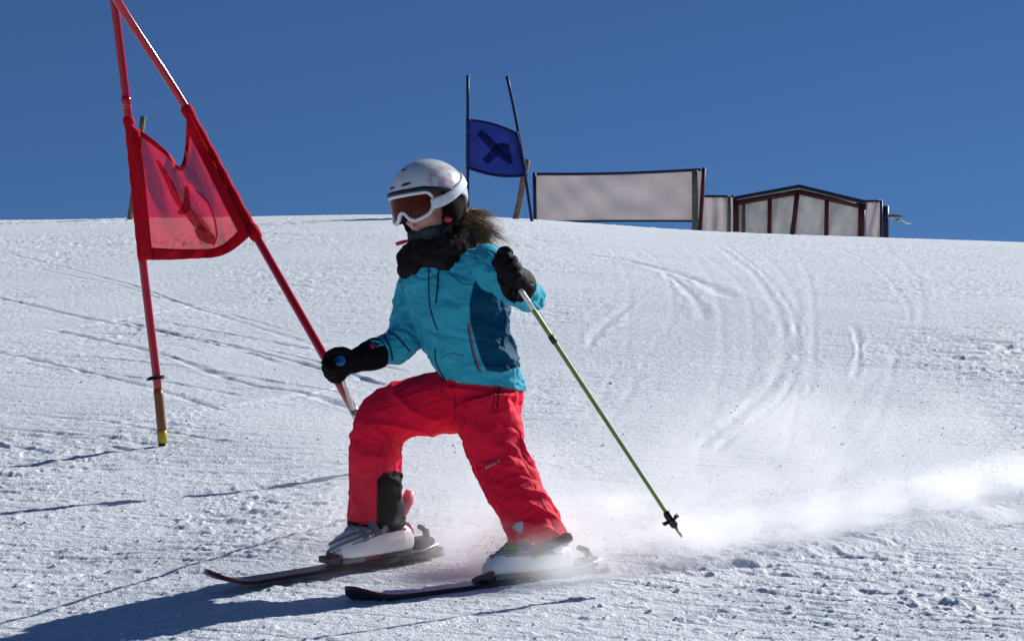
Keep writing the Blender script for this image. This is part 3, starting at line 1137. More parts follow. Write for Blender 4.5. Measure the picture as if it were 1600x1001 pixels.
def make_boot(fr, person, cuff_to, buckle_mat, lever_mat, side):
    """hinged ski boot; fr is the ski frame, cuff_to the world point the shaft leans to"""
    o, f, l, n = fr
    k = 1.06
    T = lambda x, y, z: o + (f * (x * k) + l * (y * k) + n * (z * k + .027))
    mb = MB()
    secs = [(-.116, .026, .010, .050), (-.108, .035, .004, .075), (-.07, .041, .002, .090), (-.02, .041, .002, .092), (.03, .043, .002, .090), (.06, .045, .002, .091), (.090, .047, .003, .088), (.122, .047, .004, .079), (.148, .043, .006, .068), (.166, .034, .010, .055), (.173, .022, .016, .043)]
    rings = []
    for x, w, z0, z1 in secs:
        ring = []
        for i in range(18):
            a = 2 * math.pi * i / 18
            ca, sa = math.cos(a), math.sin(a)
            e = .62
            yy = w * math.copysign(abs(ca) ** e, ca)
            zz = (z0 + z1) / 2 + (z1 - z0) / 2 * math.copysign(abs(sa) ** e, sa)
            if sa > 0:
                yy *= 1 - .22 * sa
            ring.append(T(x, yy, zz))
        rings.append(ring)
    mb.loft(rings)
    # cuff
    a = T(-.030, 0, .045)
    top = np.asarray(cuff_to)
    cr = []
    for t in np.linspace(0, 1, 8):
        c = a + (top - a) * t
        rx, ry = (.072 - .006 * t) * k, (.054 + .004 * t) * k
        ax = unit(f - unit(top - a) * (f @ unit(top - a)))
        ay = unit(np.cross(unit(top - a), ax))
        cr.append([c + ax * rx * math.cos(q) + ay * ry * math.sin(q) for q in np.linspace(0, 2 * math.pi, 19)[:-1]])
    mb.loft(cr)
    V, F = union(mb, .0045, 3)
    boot = make_obj('ski_boot', V, F, M['boot'], person)
    bv = BVHTree.FromPolygons([tuple(v) for v in V], F)
    up = unit(top - a)
    # overlap ridge between cuff and shell
    def wrap(center, axis, r0, a0, a1, rad, m, name, n_=26, par=boot):
        ax = unit(f - axis * (f @ axis))
        ay = unit(np.cross(axis, ax))
        pts = []
        for q in np.linspace(a0, a1, n_):
            dr = ax * math.cos(q) + ay * math.sin(q)
            hit = bv.ray_cast(Vector(center + dr * .25), Vector(-dr), .3)
            if hit[0] is not None:
                pts.append(np.array(hit[0]) + dr * rad * .35)
        if len(pts) > 3:
            return MB().tube(pts, [(rad, rad * .6)] * len(pts), 6, up=axis).build(name, m, par)
    ln = np.linalg.norm(top - a)
    wrap(a + up * ln * .16, up, .07, -2.2, 2.2, .0035, M['boot_grey'], 'cuff_edge')
    wrap(a + up * ln * .74, up, .07, -3.1, 3.1, .009, M['boot_grey'], 'power_strap')
    fa = unit(f * .55 + n * .85)
    straps = [(a + up * ln * .50, up), (a + up * ln * .30, up), (T(.045, 0, .06), unit(-f * .55 + n * .8)), (T(.095, 0, .045), unit(-f * .35 + n * .9))]
    for q, (c, axn) in enumerate(straps):
        axn = unit(axn) if q < 2 else unit(f * .9 - n * .35)
        if q < 2:
            st_ = wrap(c, axn, .07, -1.5, 1.5, .0075, M['boot_grey'], 'strap')
            ax = unit(f - axn * (f @ axn))
            ay = unit(np.cross(axn, ax))
        else:
            ay = n
            ax = unit(np.cross(n, axn)) * side
            pts = []
            for w_ in np.linspace(-1.35, 1.35, 20):
                dr = n * math.cos(w_) + l * math.sin(w_)
                hit = bv.ray_cast(Vector(c + dr * .2), Vector(-dr), .25)
                if hit[0] is not None:
                    pts.append(np.array(hit[0]) + dr * .003)
            st_ = MB().tube(pts, [(.0085, .0045)] * len(pts), 6, up=f).build('strap', M['boot_grey'], boot)
            ax = None
        # lever lying on the camera side of the strap
        if q < 2:
            dr = unit(ax * .75 + ay * .66 * side)
            tang = unit(np.cross(axn, dr))
        else:
            dr = unit(n * .65 + l * .76)
            tang = unit(np.cross(axn, dr))
        hit = bv.ray_cast(Vector(c + dr * .2), Vector(-dr), .25)
        if hit[0] is not None and q > 0:
            p = np.array(hit[0]) + dr * .007
            MB().box(p, tang * .026, axn * .0100, dr * .0060, .3).build('buckle', lever_mat if q % 2 == 0 else buckle_mat, boot, True)
    # sole blocks
    MB().box(T(.118, 0, .001), f * .045, l * .036, n * .009, .2).build('toe_sole', M['boot_grey'], boot, True)
    MB().box(T(-.075, 0, .001), f * .040, l * .034, n * .009, .2).build('heel_sole', M['boot_grey'], boot, True)
    return boot, T


# --- head frame
TH = R(51)
nod = R(9)
hf = unit(-math.cos(TH) * AX - math.sin(TH) * AF * 1.0)
hl = unit(np.cross(AU, hf))
hf = unit(hf * math.cos(nod) - AU * math.sin(nod))
hu = np.cross(hf, hl)
ROLL = R(7)
hl, hu = hl * math.cos(ROLL) + hu * math.sin(ROLL), hu * math.cos(ROLL) - hl * math.sin(ROLL)
HC = J(668, 309, .0)
H = lambda f, l, u: HC + hf * f + hl * l + hu * u

# --- body: one continuous surface
body = MB()
r_px = lambda *a: [q * S for q in a]
body.ball(H(-.008, 0, -.005), (hf * .094, hl * .078, hu * .100))         # skull
body.ball(H(.020, 0, -.060), (hf * .066, hl * .060, hu * .062))          # jaw
body.ball(H(.060, 0, -.104), (hf * .020, hl * .022, hu * .016))          # chin
body.ball(H(.088, 0, -.046), (hf * .017, hl * .013, hu * .018))          # nose
body.tube([H(.074, 0, -.005), H(.082, 0, -.030), H(.092, 0, -.050)], [.009, .010, .009], 10)
for s in (-1, 1):
    body.ball(H(.052, s * .036, -.056), (hf * .026, hl * .022, hu * .024))   # cheeks
    body.ball(H(-.005, s * .078, -.028), (hf * .014, hl * .008, hu * .026))  # ears
    body.ball(H(.070, s * .030, -.018), (hf * .012, hl * .014, hu * .011))   # eyelids
body.tube([H(.072, -.020, -.079), H(.083, 0, -.077), H(.072, .020, -.079)], [.006, .0085, .006], 8)   # lips
body.tube([H(.068, -.016, -.088), H(.079, 0, -.089), H(.068, .016, -.088)], [.006, .008, .006], 8)
body.tube([H(-.015, 0, -.06), J(688, 372, .02), J(700, 405, .0)], [.048, .046, .06], 14)               # neck
for (row, xl, xr, dh) in [(405, 670, 745, .06)]:
    pass
spine = [(402, 665, 750, .07), (430, 645, 778, .09), (480, 655, 780, .10), (540, 672, 790, .095), (590, 700, 803, .10), (630, 705, 805, .10), (655, 715, 795, .09)]
rings = []
for row, xl, xr, dh in spine:
    c, a = J((xl + xr) / 2, row), (xr - xl) / 2 * S
    rings.append([c + AX * a * math.cos(q) + AF * dh * math.sin(q) for q in np.linspace(0, 2 * math.pi, 21)[:-1]])
body.loft(rings)
RS, RE, RW, RH = J(655, 438, .09), J(636, 530, .05), J(582, 551, -.06), J(542, 569, -.13)
LS, LE, LW, LH = J(768, 418, -.09), J(824, 464, -.17), J(808, 442, -.31), J(789, 425, -.40)
body.tube([RS, (RS + RE) / 2, RE, (RE + RW) / 2, RW, RH * .55 + RW * .45], [.040, .038, .032, .031, .022, .016], 12)
body.tube([LS, (LS + LE) / 2, LE, (LE + LW) / 2, LW, LH * .5 + LW * .5], [.040, .038, .032, .031, .020, .014], 12)
RK, RA = J(590, 655, -.02), None
RHIP, LHIP = J(730, 630, .07), J(765, 632, -.05)
ra = local(FR_R)(-.03, 0, .10) * .8 + J(588, 815, .05) * .2
la = local(FR_L)(-.03, 0, .10) * .8 + J(845, 846, -.155) * .2
LK = J(786, 722, -.10)
body.tube([RHIP, (RHIP + RK) / 2, RK, (RK * .6 + ra * .4), ra, local(FR_R)(.0, 0, .07)], [.072, .064, .050, .045, .034, .03], 14)
body.tube([LHIP, (LHIP + LK) / 2, LK, (LK * .6 + la * .4), la, local(FR_L)(.0, 0, .07)], [.072, .064, .050, .045, .034, .03], 14)
V, F = union(body, .0055, 3)
person = make_obj('person', V, F, M['skin'])
tag(person, 'crouched skier in turquoise jacket, coral red trousers and white helmet, turning past the red gate', 'person')
# move the origin to the feet
foot = on_ground((FR_R[0] + FR_L[0]) / 2, 0)
person.data.transform(Matrix.Translation(Vector(tuple(-foot))))
person.location = tuple(foot)
bpy.context.view_layer.update()

MB().tube([H(.070, -.020, -.0785), H(.0835, 0, -.0765), H(.070, .020, -.0785)], [.005, .0080, .005], 8).build('lips', M['lip'], person)
VIEW = lambda V: np.array([unit(CAM - v) for v in V]) if len(V) < 10 else (lambda q: q / np.linalg.norm(q, axis=1, keepdims=True))(CAM - V)


def fold_disp(V, N, amp, scale, stretch, seed):
    """soft cloth folds: ridged noise drawn out along a direction"""
    st_ = unit(stretch)
    along = (V @ st_)[:, None] * st_
    q = (V - along) / scale + along / (scale * 3.2)
    q = q + .35 * np.stack([noise3(V / (scale * 2.2), seed + k) for k in (1, 2, 3)], -1)
    n = noise3(q, seed)
    rg = (1 - np.abs(n)) ** 2.2 - .45
    return V + N * (amp * rg)[:, None]


def crease(V, N, amp, scale, stretch, seed):
    """narrow pinched creases cut into the cloth"""
    st_ = unit(stretch)
    along = (V @ st_)[:, None] * st_
    q = (V - along) / scale + along / (scale * 4.5)
    q = q + .5 * np.stack([noise3(V / (scale * 1.8), seed + k) for k in (1, 2, 3)], -1)
    n = noise3(q, seed)
    keep = smooth((noise3(V / (scale * 2.5), seed + 9) + .25) / .6)
    return V - N * (amp * keep * (1 - np.abs(n)) ** 9)[:, None]


def ring_px(row, xl, xr, dh, dc=0.0, tilt=0.0, n=28, e=.82):
    """horizontal section of a garment between two outline pixels; tilt = row drop from left to right"""
    c = J((xl + xr) / 2, row, dc)
    a = (xr - xl) / 2 * S
    out = []
    for q in np.linspace(0, 2 * math.pi, n + 1)[:-1]:
        ca, sa = math.cos(q), math.sin(q)
        x = math.copysign(abs(ca) ** e, ca)
        y = math.copysign(abs(sa) ** e, sa)
        out.append(c + AX * a * x + AF * dh * y - AU * (x * tilt * S / 2))
    return out


# --- trousers
tr = MB()
tr.loft([ring_px(588, 700, 810, .105, 0, 10), ring_px(606, 690, 817, .117, 0, 6), ring_px(625, 692, 816, .122), ring_px(650, 702, 811, .115), ring_px(672, 712, 801, .10), ring_px(684, 728, 796, .07)])
rleg = spline([(728, 622, .06), (690, 628, .05), (645, 637, .03), (612, 648, .01), (591, 668, .0), (587, 700, .0), (587, 740, .02), (587.5, 780, .035), (588, 815, .045)], 26)
rrad = np.interp(np.linspace(0, 1, 26), np.linspace(0, 1, 9), [50, 49, 47, 44.5, 41.5, 40, 40.5, 42, 44.5]) * S
tr.tube([J(*p) for p in rleg], list(rrad), 26)
lleg = spline([(757, 628, -.05), (764, 660, -.065), (776, 700, -.085), (795, 745, -.11), (815, 788, -.13), (833, 822, -.145), (851, 858, -.16)], 24)
lrad = np.interp(np.linspace(0, 1, 24), np.linspace(0, 1, 7), [54, 50, 46, 44, 43, 43.5, 45]) * S
tr.tube([J(*p) for p in lleg], list(lrad), 26)
V, F = union(tr, .0052, 5)
N = normals(V, F)
pp = proj(V)
amt = .0100 + .008 * np.exp(-(((pp[:, 0] - 690) / 60) ** 2 + ((pp[:, 1] - 640) / 40) ** 2)) + .004 * np.exp(-(((pp[:, 0] - 605) / 40) ** 2 + ((pp[:, 1] - 680) / 30) ** 2))
V1 = fold_disp(V, N, 1.0, .050, (1, 0, -.35), 21) - V
V2 = fold_disp(V, N, 1.0, .022, (.9, .2, .3), 27) - V
V = V + V1 * amt[:, None] + V2 * (amt * .35)[:, None]
N = normals(V, F)
V = crease(V, N, .0055, .060, (1, 0, -.45), 121)
V = crease(V, N, .0035, .035, (.8, .2, .5), 127)
trousers = make_obj('trousers', V, F, M['trousers'], person)
N = normals(V, F)
pp = proj(V)
sdp = poly_sd(pp[:, :2], [(589, 748), (600, 738), (616, 734), (632, 740), (650, 760), (650, 840), (588, 840)])
sdp = np.where((pp[:, 2] > D0 + .06), -6, sdp)
attr(trousers, 'patch', sdp)
TR_BVH = BVHTree.FromPolygons([tuple(v) for v in V], F)

# --- jacket
jk = MB()
jk.loft([ring_px(384, 668, 728, .055, .01), ring_px(396, 644, 765, .085, .01, -10), ring_px(412, 632, 786, .108, 0, -14), ring_px(440, 630, 794, .122, 0, -8), ring_px(475, 636, 796, .127),
         ring_px(512, 647, 798, .128), ring_px(548, 662, 806, .128, 0, 3), ring_px(576, 676, 815, .130, 0, 8), ring_px(593, 688, 821, .131, 0, 16), ring_px(601, 692, 822, .131, 0, 20)])
jk.tube([J(*p) for p in spline([(672, 425, .07), (653, 450, .085), (642, 490, .075), (637, 522, .05), (622, 540, .01), (600, 547, -.03), (577, 554, -.07)], 22)],
        list(np.interp(np.linspace(0, 1, 22), np.linspace(0, 1, 7), [34, 33, 31.5, 30.5, 27.5, 24, 22.5]) * S), 22)
jk.tube([J(*p) for p in spline([(752, 410, -.05), (775, 424, -.11), (803, 447, -.165), (823, 464, -.20), (826, 466, -.235), (816, 453, -.29), (808, 443, -.33)], 22)],
        list(np.interp(np.linspace(0, 1, 22), np.linspace(0, 1, 7), [33, 31, 28, 24, 23.5, 23, 22]) * S), 22)
V, F = union(jk, .0050, 5)
N = normals(V, F)
pp = proj(V)
amt = .0085 + .006 * np.exp(-(((pp[:, 0] - 640) / 35) ** 2 + ((pp[:, 1] - 535) / 30) ** 2)) + .004 * smooth((pp[:, 0] - 775) / 30)
V1 = fold_disp(V, N, 1.0, .048, (1, 0, -.15), 35) - V
V2 = fold_disp(V, N, 1.0, .020, (.9, .3, -.3), 39) - V
V = V + V1 * amt[:, None] + V2 * (amt * .4)[:, None]
N = normals(V, F)
V = crease(V, N, .008, .055, (1, 0, -.2), 135)
V = crease(V, N, .005, .032, (.7, .3, -.6), 139)
jacket = make_obj('jacket', V, F, M['jacket'], person)
pp = proj(V)
sdp = poly_sd(pp[:, :2], [(742, 436), (752, 444), (766, 455), (782, 468), (800, 480), (850, 500), (850, 572), (806, 574), (784, 582), (760, 579), (751, 560), (742, 530), (735, 505), (733, 475)])
# keep the near sleeve in the main colour
arm_pts = np.array([J(775, 424, -.11), J(803, 447, -.165), J(823, 464, -.20), J(826, 466, -.235), J(816, 453, -.29), J(808, 443, -.33)])
da = np.min(np.linalg.norm(V[:, None, :] - arm_pts[None], axis=2), 1)
sdp = np.minimum(sdp, (da - .068) / S)
attr(jacket, 'panel', sdp)
JK_BVH = BVHTree.FromPolygons([tuple(v) for v in V], F)


def on_cloth(px, py, bvh, off=.001):
    d = unit(AF + (px - 800.0) / FPX * AX + (500.5 - py) / FPX * AU)
    h = bvh.ray_cast(Vector(CAM), Vector(d), 30)
    if h[0] is None:
        return None
    return np.array(h[0]) + np.array(h[1]) * off


def seam(path, bvh, rad, material, name, parent, n=40):
    pts = [on_cloth(p[0], p[1], bvh, rad * .25) for p in spline(path, n)]
    pts = [p for p in pts if p is not None]
    out = [pts[0]]
    for p in pts[1:]:
        if np.linalg.norm(p - out[-1]) < .05:
            out.append(p)
    out = np.array(out)
    sm = out.copy()
    sm[1:-1] = (out[:-2] + 2 * out[1:-1] + out[2:]) / 4
    return MB().tube(sm, rad, 6).build(name, material, parent)


def applique(poly, bvh, material, name, parent, off=.0022, rings=4):
    poly = np.asarray(poly, float)
    c = poly.mean(0)
    n = len(poly)
    V = [on_cloth(c[0], c[1], bvh, off)]
    for k in range(1, rings + 1):
        for p in poly:
            q = c + (p - c) * k / rings
            h = on_cloth(q[0], q[1], bvh, off)
            V.append(h if h is not None else V[0])
    F = [(0, 1 + (i + 1) % n, 1 + i) for i in range(n)]
    for k in range(rings - 1):
        for i in range(n):
            j = (i + 1) % n
            F.append((1 + k * n + i, 1 + k * n + j, 1 + (k + 1) * n + j, 1 + (k + 1) * n + i))
    return make_obj(name, *thick(np.array(V), F, .001), material, parent)


seam([(670, 418), (670, 445), (672, 480), (680, 506), (684, 515)], JK_BVH, .0026, M['zip'], 'front_zip', jacket)
seam([(680, 545), (681, 562), (688, 580), (697, 594)], JK_BVH, .0026, M['zip'], 'front_zip', jacket)
seam([(685, 418), (684, 445), (681, 474)], JK_BVH, .0030, M['zip'], 'chest_zip', jacket)
seam([(734, 506), (739, 540), (746, 566), (752, 582)], JK_BVH, .0028, M['zip_pink'], 'pocket_zip', jacket)
seam([(731, 506), (736, 540), (743, 566), (748, 580)], JK_BVH, .0020, M['zip'], 'pocket_flap_edge', jacket)
seam([(693, 592), (712, 598), (735, 600), (760, 594), (790, 592), (818, 606)], JK_BVH, .0030, M['zip'], 'hem_seam', jacket)
seam([(688, 560), (705, 552), (725, 556)], JK_BVH, .0012, M['zip'], 'seam', jacket)
seam([(700, 425), (722, 442), (740, 445)], JK_BVH, .0012, M['zip'], 'seam', jacket)
seam([(606, 517), (622, 528), (640, 548)], JK_BVH, .0030, M['zip'], 'sleeve_fold', jacket)
seam([(600, 524), (610, 545), (613, 562)], JK_BVH, .0034, M['zip'], 'sleeve_band', jacket)
seam([(776, 596), (773, 620), (769, 640)], TR_BVH, .0022, M['zip_red'], 'pocket_zip', trousers)
seam([(781, 598), (779, 615), (777, 636)], TR_BVH, .0020, M['black_cloth'], 'pocket_zip', trousers)
seam([(707, 600), (712, 640), (708, 664)], TR_BVH, .0012, M['zip_red'], 'seam', trousers)
seam([(806, 690), (822, 725), (842, 770), (862, 812), (872, 834)], TR_BVH, .0011, M['zip_red'], 'side_seam', trousers)
seam([(742, 735), (768, 722), (800, 716)], TR_BVH, .0010, M['zip_red'], 'knee_seam', trousers)
seam([(604, 690), (592, 715), (588, 745)], TR_BVH, .0011, M['zip_red'], 'knee_seam', trousers)
seam([(552, 690), (575, 684), (604, 690), (626, 692)], TR_BVH, .0010, M['zip_red'], 'knee_seam', trousers)
seam([(549, 800), (566, 803), (586, 803)], TR_BVH, .0010, M['zip_red'], 'hem_seam', trousers)
seam([(800, 846), (822, 836), (850, 826), (872, 820)], TR_BVH, .0010, M['zip_red'], 'hem_seam', trousers)
# grey reflective shield near the cuff and a small illegible name above the knee
applique([(801, 822), (806, 816), (812, 814), (818, 815), (818, 822), (817, 830), (812, 832), (805, 828)], TR_BVH, M['logo_grey'], 'reflective_shield', trousers)
lx = np.linspace(759, 782, 8)
for k in range(7):
    x0, x1 = lx[k] + .5, lx[k + 1] - .9
    y0 = 733 - (x0 - 759) * .56
    h_ = 3.2 if k % 3 else 4.4
    applique([(x0, y0), (x0, y0 - h_), (x1, y0 - h_ - 1.2), (x1, y0 - 1.2)], TR_BVH, M['logo_grey'], 'letter', trousers, .0018, 2)

# --- cuffs (black bands at the trouser ends)
def cuff(pts, rads, name='cuff'):
    return MB().tube(pts, rads, 24).build(name, M['black_cloth'], trousers)


cuff([J(588, 809, .043), J(588, 812, .044), J(588, 819, .046), J(588, 822, .047)], [43.0 * S, 46.0 * S, 46.0 * S, 44 * S])
cuff([J(847.5, 851, -.157), J(849, 854, -.158), J(852.5, 861, -.160), J(854, 864, -.161)], [43 * S, 47.0 * S, 47.0 * S, 45 * S])

# --- boots
bR, TR_ = make_boot(FR_R, person, J(588, 800, .045), M['buckle'], M['boot_grey'], 1)
bL, TL_ = make_boot(FR_L, person, J(847, 846, -.157), M['buckle_green'], M['boot_grey'], 1)
# pink rear spoiler and heel of the front boot
mb = MB()
mb.tube([TR_(-.085, .0, .115), TR_(-.110, .0, .150), TR_(-.122, .0, .178)], [(.012, .020), (.014, .022), (.010, .016)], 10)
mb.build('rear_spoiler', M['boot_pink'], bR)
MB().ball(TR_(-.106, 0, .055), (FR_R[1] * .018, FR_R[2] * .034, FR_R[3] * .034)).build('heel_cap', M['boot_pink'], bR)
MB().box(TR_(-.02, .044, .075), FR_R[1] * .05, FR_R[3] * .004, FR_R[2] * .002).build('stripe', M['boot_pink'], bR, True)


# --- gloves
def glove(center, g, wv, name_parent, cuff_pts, cuff_r, palm_sign=1):
    """fist closed on a grip: g up along the grip, wv towards the wrist"""
    g = unit(g)
    wv = unit(wv - g * (wv @ g))
    p = unit(np.cross(g, wv)) * palm_sign
    c = np.asarray(center)
    mb = MB()
    # palm and back of the hand
    mb.ball(c + wv * .008, (wv * .044, p * .020, g * .045))
    mb.ball(c + wv * .030 - p * .002, (wv * .036, p * .022, g * .036))
    for k, (off, r, ln) in enumerate(((.034, .0125, .95), (.0115, .0135, 1.05), (-.0115, .0132, 1.0), (-.033, .0115, .85))):
        K = c + g * off - wv * .026
        path = [K + wv * .012 - p * .002, K - wv * .012 * ln - p * .001, K - wv * .026 * ln + p * .014, K - wv * .024 * ln + p * .036, K - wv * .004 + p * .048 * ln, K + wv * .018 + p * .044]
        mb.tube(spline(path, 12), list(np.linspace(r * 1.08, r * .86, 12)), 10)
        mb.ball(path[-1], (wv * r * .9, p * r * .9, g * r * .9), 10, 6)
        mb.ball(path[1], (wv * r * 1.15, p * r * 1.1, g * r * 1.05), 10, 6)
    th = [c + wv * .030 + g * .028 + p * .006, c + wv * .012 + g * .046 + p * .026, c - wv * .008 + g * .044 + p * .042, c - wv * .026 + g * .036 + p * .050]
    mb.tube(spline(th, 10), list(np.linspace(.0175, .0125, 10)), 10)
    mb.ball(th[-1], (wv * .012, p * .012, g * .012), 10, 6)
    mb.tube(cuff_pts, cuff_r, 18)
    V, F = union(mb, .0036, 2)
    N = normals(V, F)
    V = V + N * (.0012 * noise3(V / .014, 91))[:, None]
    o = make_obj('glove', V, F, M['glove'], person)
    return o, p, BVHTree.FromPolygons([tuple(v) for v in V], F)


POLE_L_TOP, POLE_L_TIP = J(776, 396, -.385), J(1066, 839, -.25)
gl_dir = unit(POLE_L_TOP - POLE_L_TIP)
gL, pL, bvL = glove(J(786, 422, -.415), gl_dir, LW - LH, person, [J(795, 428, -.385), J(803, 437, -.345), J(809, 444, -.315), J(812, 448, -.295)], [20 * S, 23.5 * S, 27 * S, 27.5 * S], -1)
POLE_R_TOP = J(527, 563, -.115)
POLE_R_TIP = ray_ground(604, 792) - np.array([0, 0, .025])
gr_dir = unit(POLE_R_TOP - POLE_R_TIP)
gR, pR, bvR = glove(J(540, 573, -.135), unit(gr_dir + AU * .2), RW - RH, person, [J(548, 567, -.125), J(560, 562, -.105), J(574, 557, -.08), J(590, 551, -.05)], [17.5 * S, 19 * S, 23 * S, 26 * S], 1)
applique([(531 + 9 * math.cos(a), 563 + 8.5 * math.sin(a)) for a in np.linspace(0, 2 * math.pi, 17)[:-1]], bvR, M['blue_patch'], 'knuckle_badge', gR, .0022)
applique([(577, 538), (583, 535), (587, 541), (581, 546)], bvR, M['pink'], 'pull_tab', gR, .0025, 2)
MB().tube([J(800, 452, -.40), J(797, 460, -.405), J(799, 468, -.405), J(806, 469, -.40), J(809, 462, -.395), J(806, 452, -.39)], .0042, 8).build('strap_loop', M['black_cloth'], gL)
MB().tube([J(822, 437, -.33), J(825, 443, -.335), J(826, 451, -.33)], [(.006, .004)] * 3, 8).build('wrist_tab', M['blue_patch'], gL)


# --- ski poles
def ski_pole(top, tip, shaft_m, upper_m, label):
    t = unit(tip - top)
    L = np.linalg.norm(tip - top)
    at = lambda s: top + t * s
    root = empty('ski_pole', at(.05))
    tag(root, label, 'ski pole')
    a = unit(np.cross(t, AF))
    b = np.cross(t, a)
    MB().tube([at(s) for s in (0, .006, .02, .05, .085, .11, .118)], [.009, .0145, .0125, .0118, .0125, .0145, .0085], 14).build('grip', M['grip'], root)
    sh = MB().tube([at(s) for s in np.linspace(.115, L - .085, 14)], list(np.linspace(.0075, .0058, 14)), 14).build('shaft', shaft_m, root)
    MB().tube([at(s) for s in np.linspace(.118, .20, 4)], .0080, 14).build('upper_sleeve', upper_m, sh)
    MB().tube([at(s) for s in (L * .285, L * .287, L * .31, L * .312)], [.0075, .0095, .0095, .0072], 14).build('band', M['black_plastic'], sh)
    # basket: hub with four broad spokes
    c = at(L - .062)
    bk = MB().tube([at(s) for s in (L - .095, L - .088, L - .062, L - .045, L - .038)], [.0075, .0115, .0125, .012, .008], 14).build('basket', M['black_plastic'], root)
    for k in range(6):
        q = 2 * math.pi * k / 6 + .5
        dr = a * math.cos(q) + b * math.sin(q)
        tg = np.cross(t, dr)
        MB().tube([c + dr * .006, c + dr * .018 - t * .002, c + dr * .030 - t * .004], [(.009, .0045), (.006, .004), (.0045, .003)], 8, up=t).build('spoke', M['black_plastic'], bk)
    MB().tube([at(L - .042), at(L - .012), at(L)], [.0052, .0048, .0018], 10).build('tip', M['pole_silver'], root)
    return root


ski_pole(POLE_L_TOP, POLE_L_TIP, M['pole_green'], M['pole_white'], 'lime green ski pole held in the near glove, black star basket hanging above the snow')
ski_pole(POLE_R_TOP, POLE_R_TIP, M['pole_silver'], M['pole_white'], 'silver ski pole in the outstretched glove, mostly hidden behind the front leg')

# --- helmet
def helmet():
    ea = np.radians([0, 40, 62, 90, 118, 150, 180])
    eu = np.array([.030, .028, .018, .004, -.020, -.058, -.066])
    rf, rl, ru = .134, .116, .121
    nA, nT = 72, 26
    Vo, Vi = [], []
    for i in range(nA):
        a = 2 * math.pi * i / nA
        aa = a if a <= math.pi else 2 * math.pi - a
        te = math.acos(np.interp(aa, ea, eu) / ru)
        for j in range(nT):
            t = te * (j + .5) / (nT - .5) if j else 0.0
            for rr, L in ((1.0, Vo), (.90, Vi)):
                f_ = rf * rr * math.cos(a) * math.sin(t)
                if math.cos(a) < 0:
                    f_ *= 1.02
                L.append(H(f_ - .004, rl * rr * math.sin(a) * math.sin(t), ru * rr * math.cos(t)))
    n = nA * nT
    V = np.array(Vo + Vi)
    F = []
    for i in range(nA):
        k = (i + 1) % nA
        for j in range(nT - 1):
            q = (i * nT + j, i * nT + j + 1, k * nT + j + 1, k * nT + j)
            F.append(q)
            F.append(tuple(n + w for w in reversed(q)))
        F.append((i * nT + nT - 1, n + i * nT + nT - 1, n + k * nT + nT - 1, k * nT + nT - 1))
    o = make_obj('helmet', V, F, M['helmet'], person)
    pp = proj(V)
    rad = 1 - np.hypot((pp[:, 0] - 692) / 24, (pp[:, 1] - 277) / 17)
    ns = noise3(V / .014, 77) * .75 + noise3(V / .007, 78) * .4
    near = np.einsum('ij,j->i', V - HC, hl) > 0
    attr(o, 'print', np.where(near, np.minimum(rad * 1.5, ns + .05), -1))
    E = lambda a, u, s=1.0: H((rf * (1.02 if math.cos(a) < 0 else 1)) * s * math.cos(a) * math.sqrt(max(0, 1 - (u / ru) ** 2)) - .004, rl * s * math.sin(a) * math.sqrt(max(0, 1 - (u / ru) ** 2)), u * s)
    # dark strip along the front edge, above the goggles
    MB().tube([E(a, float(np.interp(abs(a), ea, eu)) + .001, .985) for a in np.linspace(-1.5, 1.5, 40)], [(.0075, .0085)] * 40, 8, up=hu).build('brow_strip', M['helmet_dark'], o)
    MB().tube([E(a, float(np.interp(abs(a), ea, eu)), .97) for a in np.linspace(1.55, 2 * math.pi - 1.55, 50)], .0045, 8, up=hu).build('edge_trim', M['helmet_dark'], o) if False else None
    # brow vents, slots on each side of the forehead and one row behind
    for a0, a1, u0 in ((-.62, -.22, .052), (.05, .40, .050), (-.25, .0, .098)):
        pts = [E(a, u0 + .003 * math.sin(3 * a), 1.002) for a in np.linspace(a0, a1, 10)]
        MB().tube(pts, [(.0018, .0052 * math.sin(math.pi * (k + .7) / 10.4)) for k in range(10)], 8, up=hu).build('vent', M['helmet_dark'], o)
    # ear pads
    for s in (-1, 1):
        mb = MB()
        mb.ball(H(-.004, s * .088, -.042), (hf * .046, hl * .020, hu * .052))
        mb.ball(H(-.020, s * .090, -.010), (hf * .058, hl * .017, hu * .030))
        mb.ball(H(.014, s * .080, -.078), (hf * .026, hl * .016, hu * .026))
        mb.ball(H(-.045, s * .078, -.050), (hf * .034, hl * .018, hu * .040))
        V2, F2 = union(mb, .005, 3)
        make_obj('ear_pad', V2, F2, M['ear_pad'], o)
    # chin strap
    MB().tube(spline([H(.012, .090, -.080), H(.030, .078, -.106), H(.046, .040, -.128), H(.052, .0, -.134), H(.046, -.040, -.128), H(.030, -.078, -.106), H(.012, -.090, -.080)], 26), [(.0085, .003)] * 26, 8, up=hf).build('chin_strap', M['helmet_dark'], o)
    MB().ball(H(.022, .088, -.078), (hf * .019, hl * .010, hu * .012)).build('cheek_pad', M['pink'], o)
    return o, E


helm, HE = helmet()


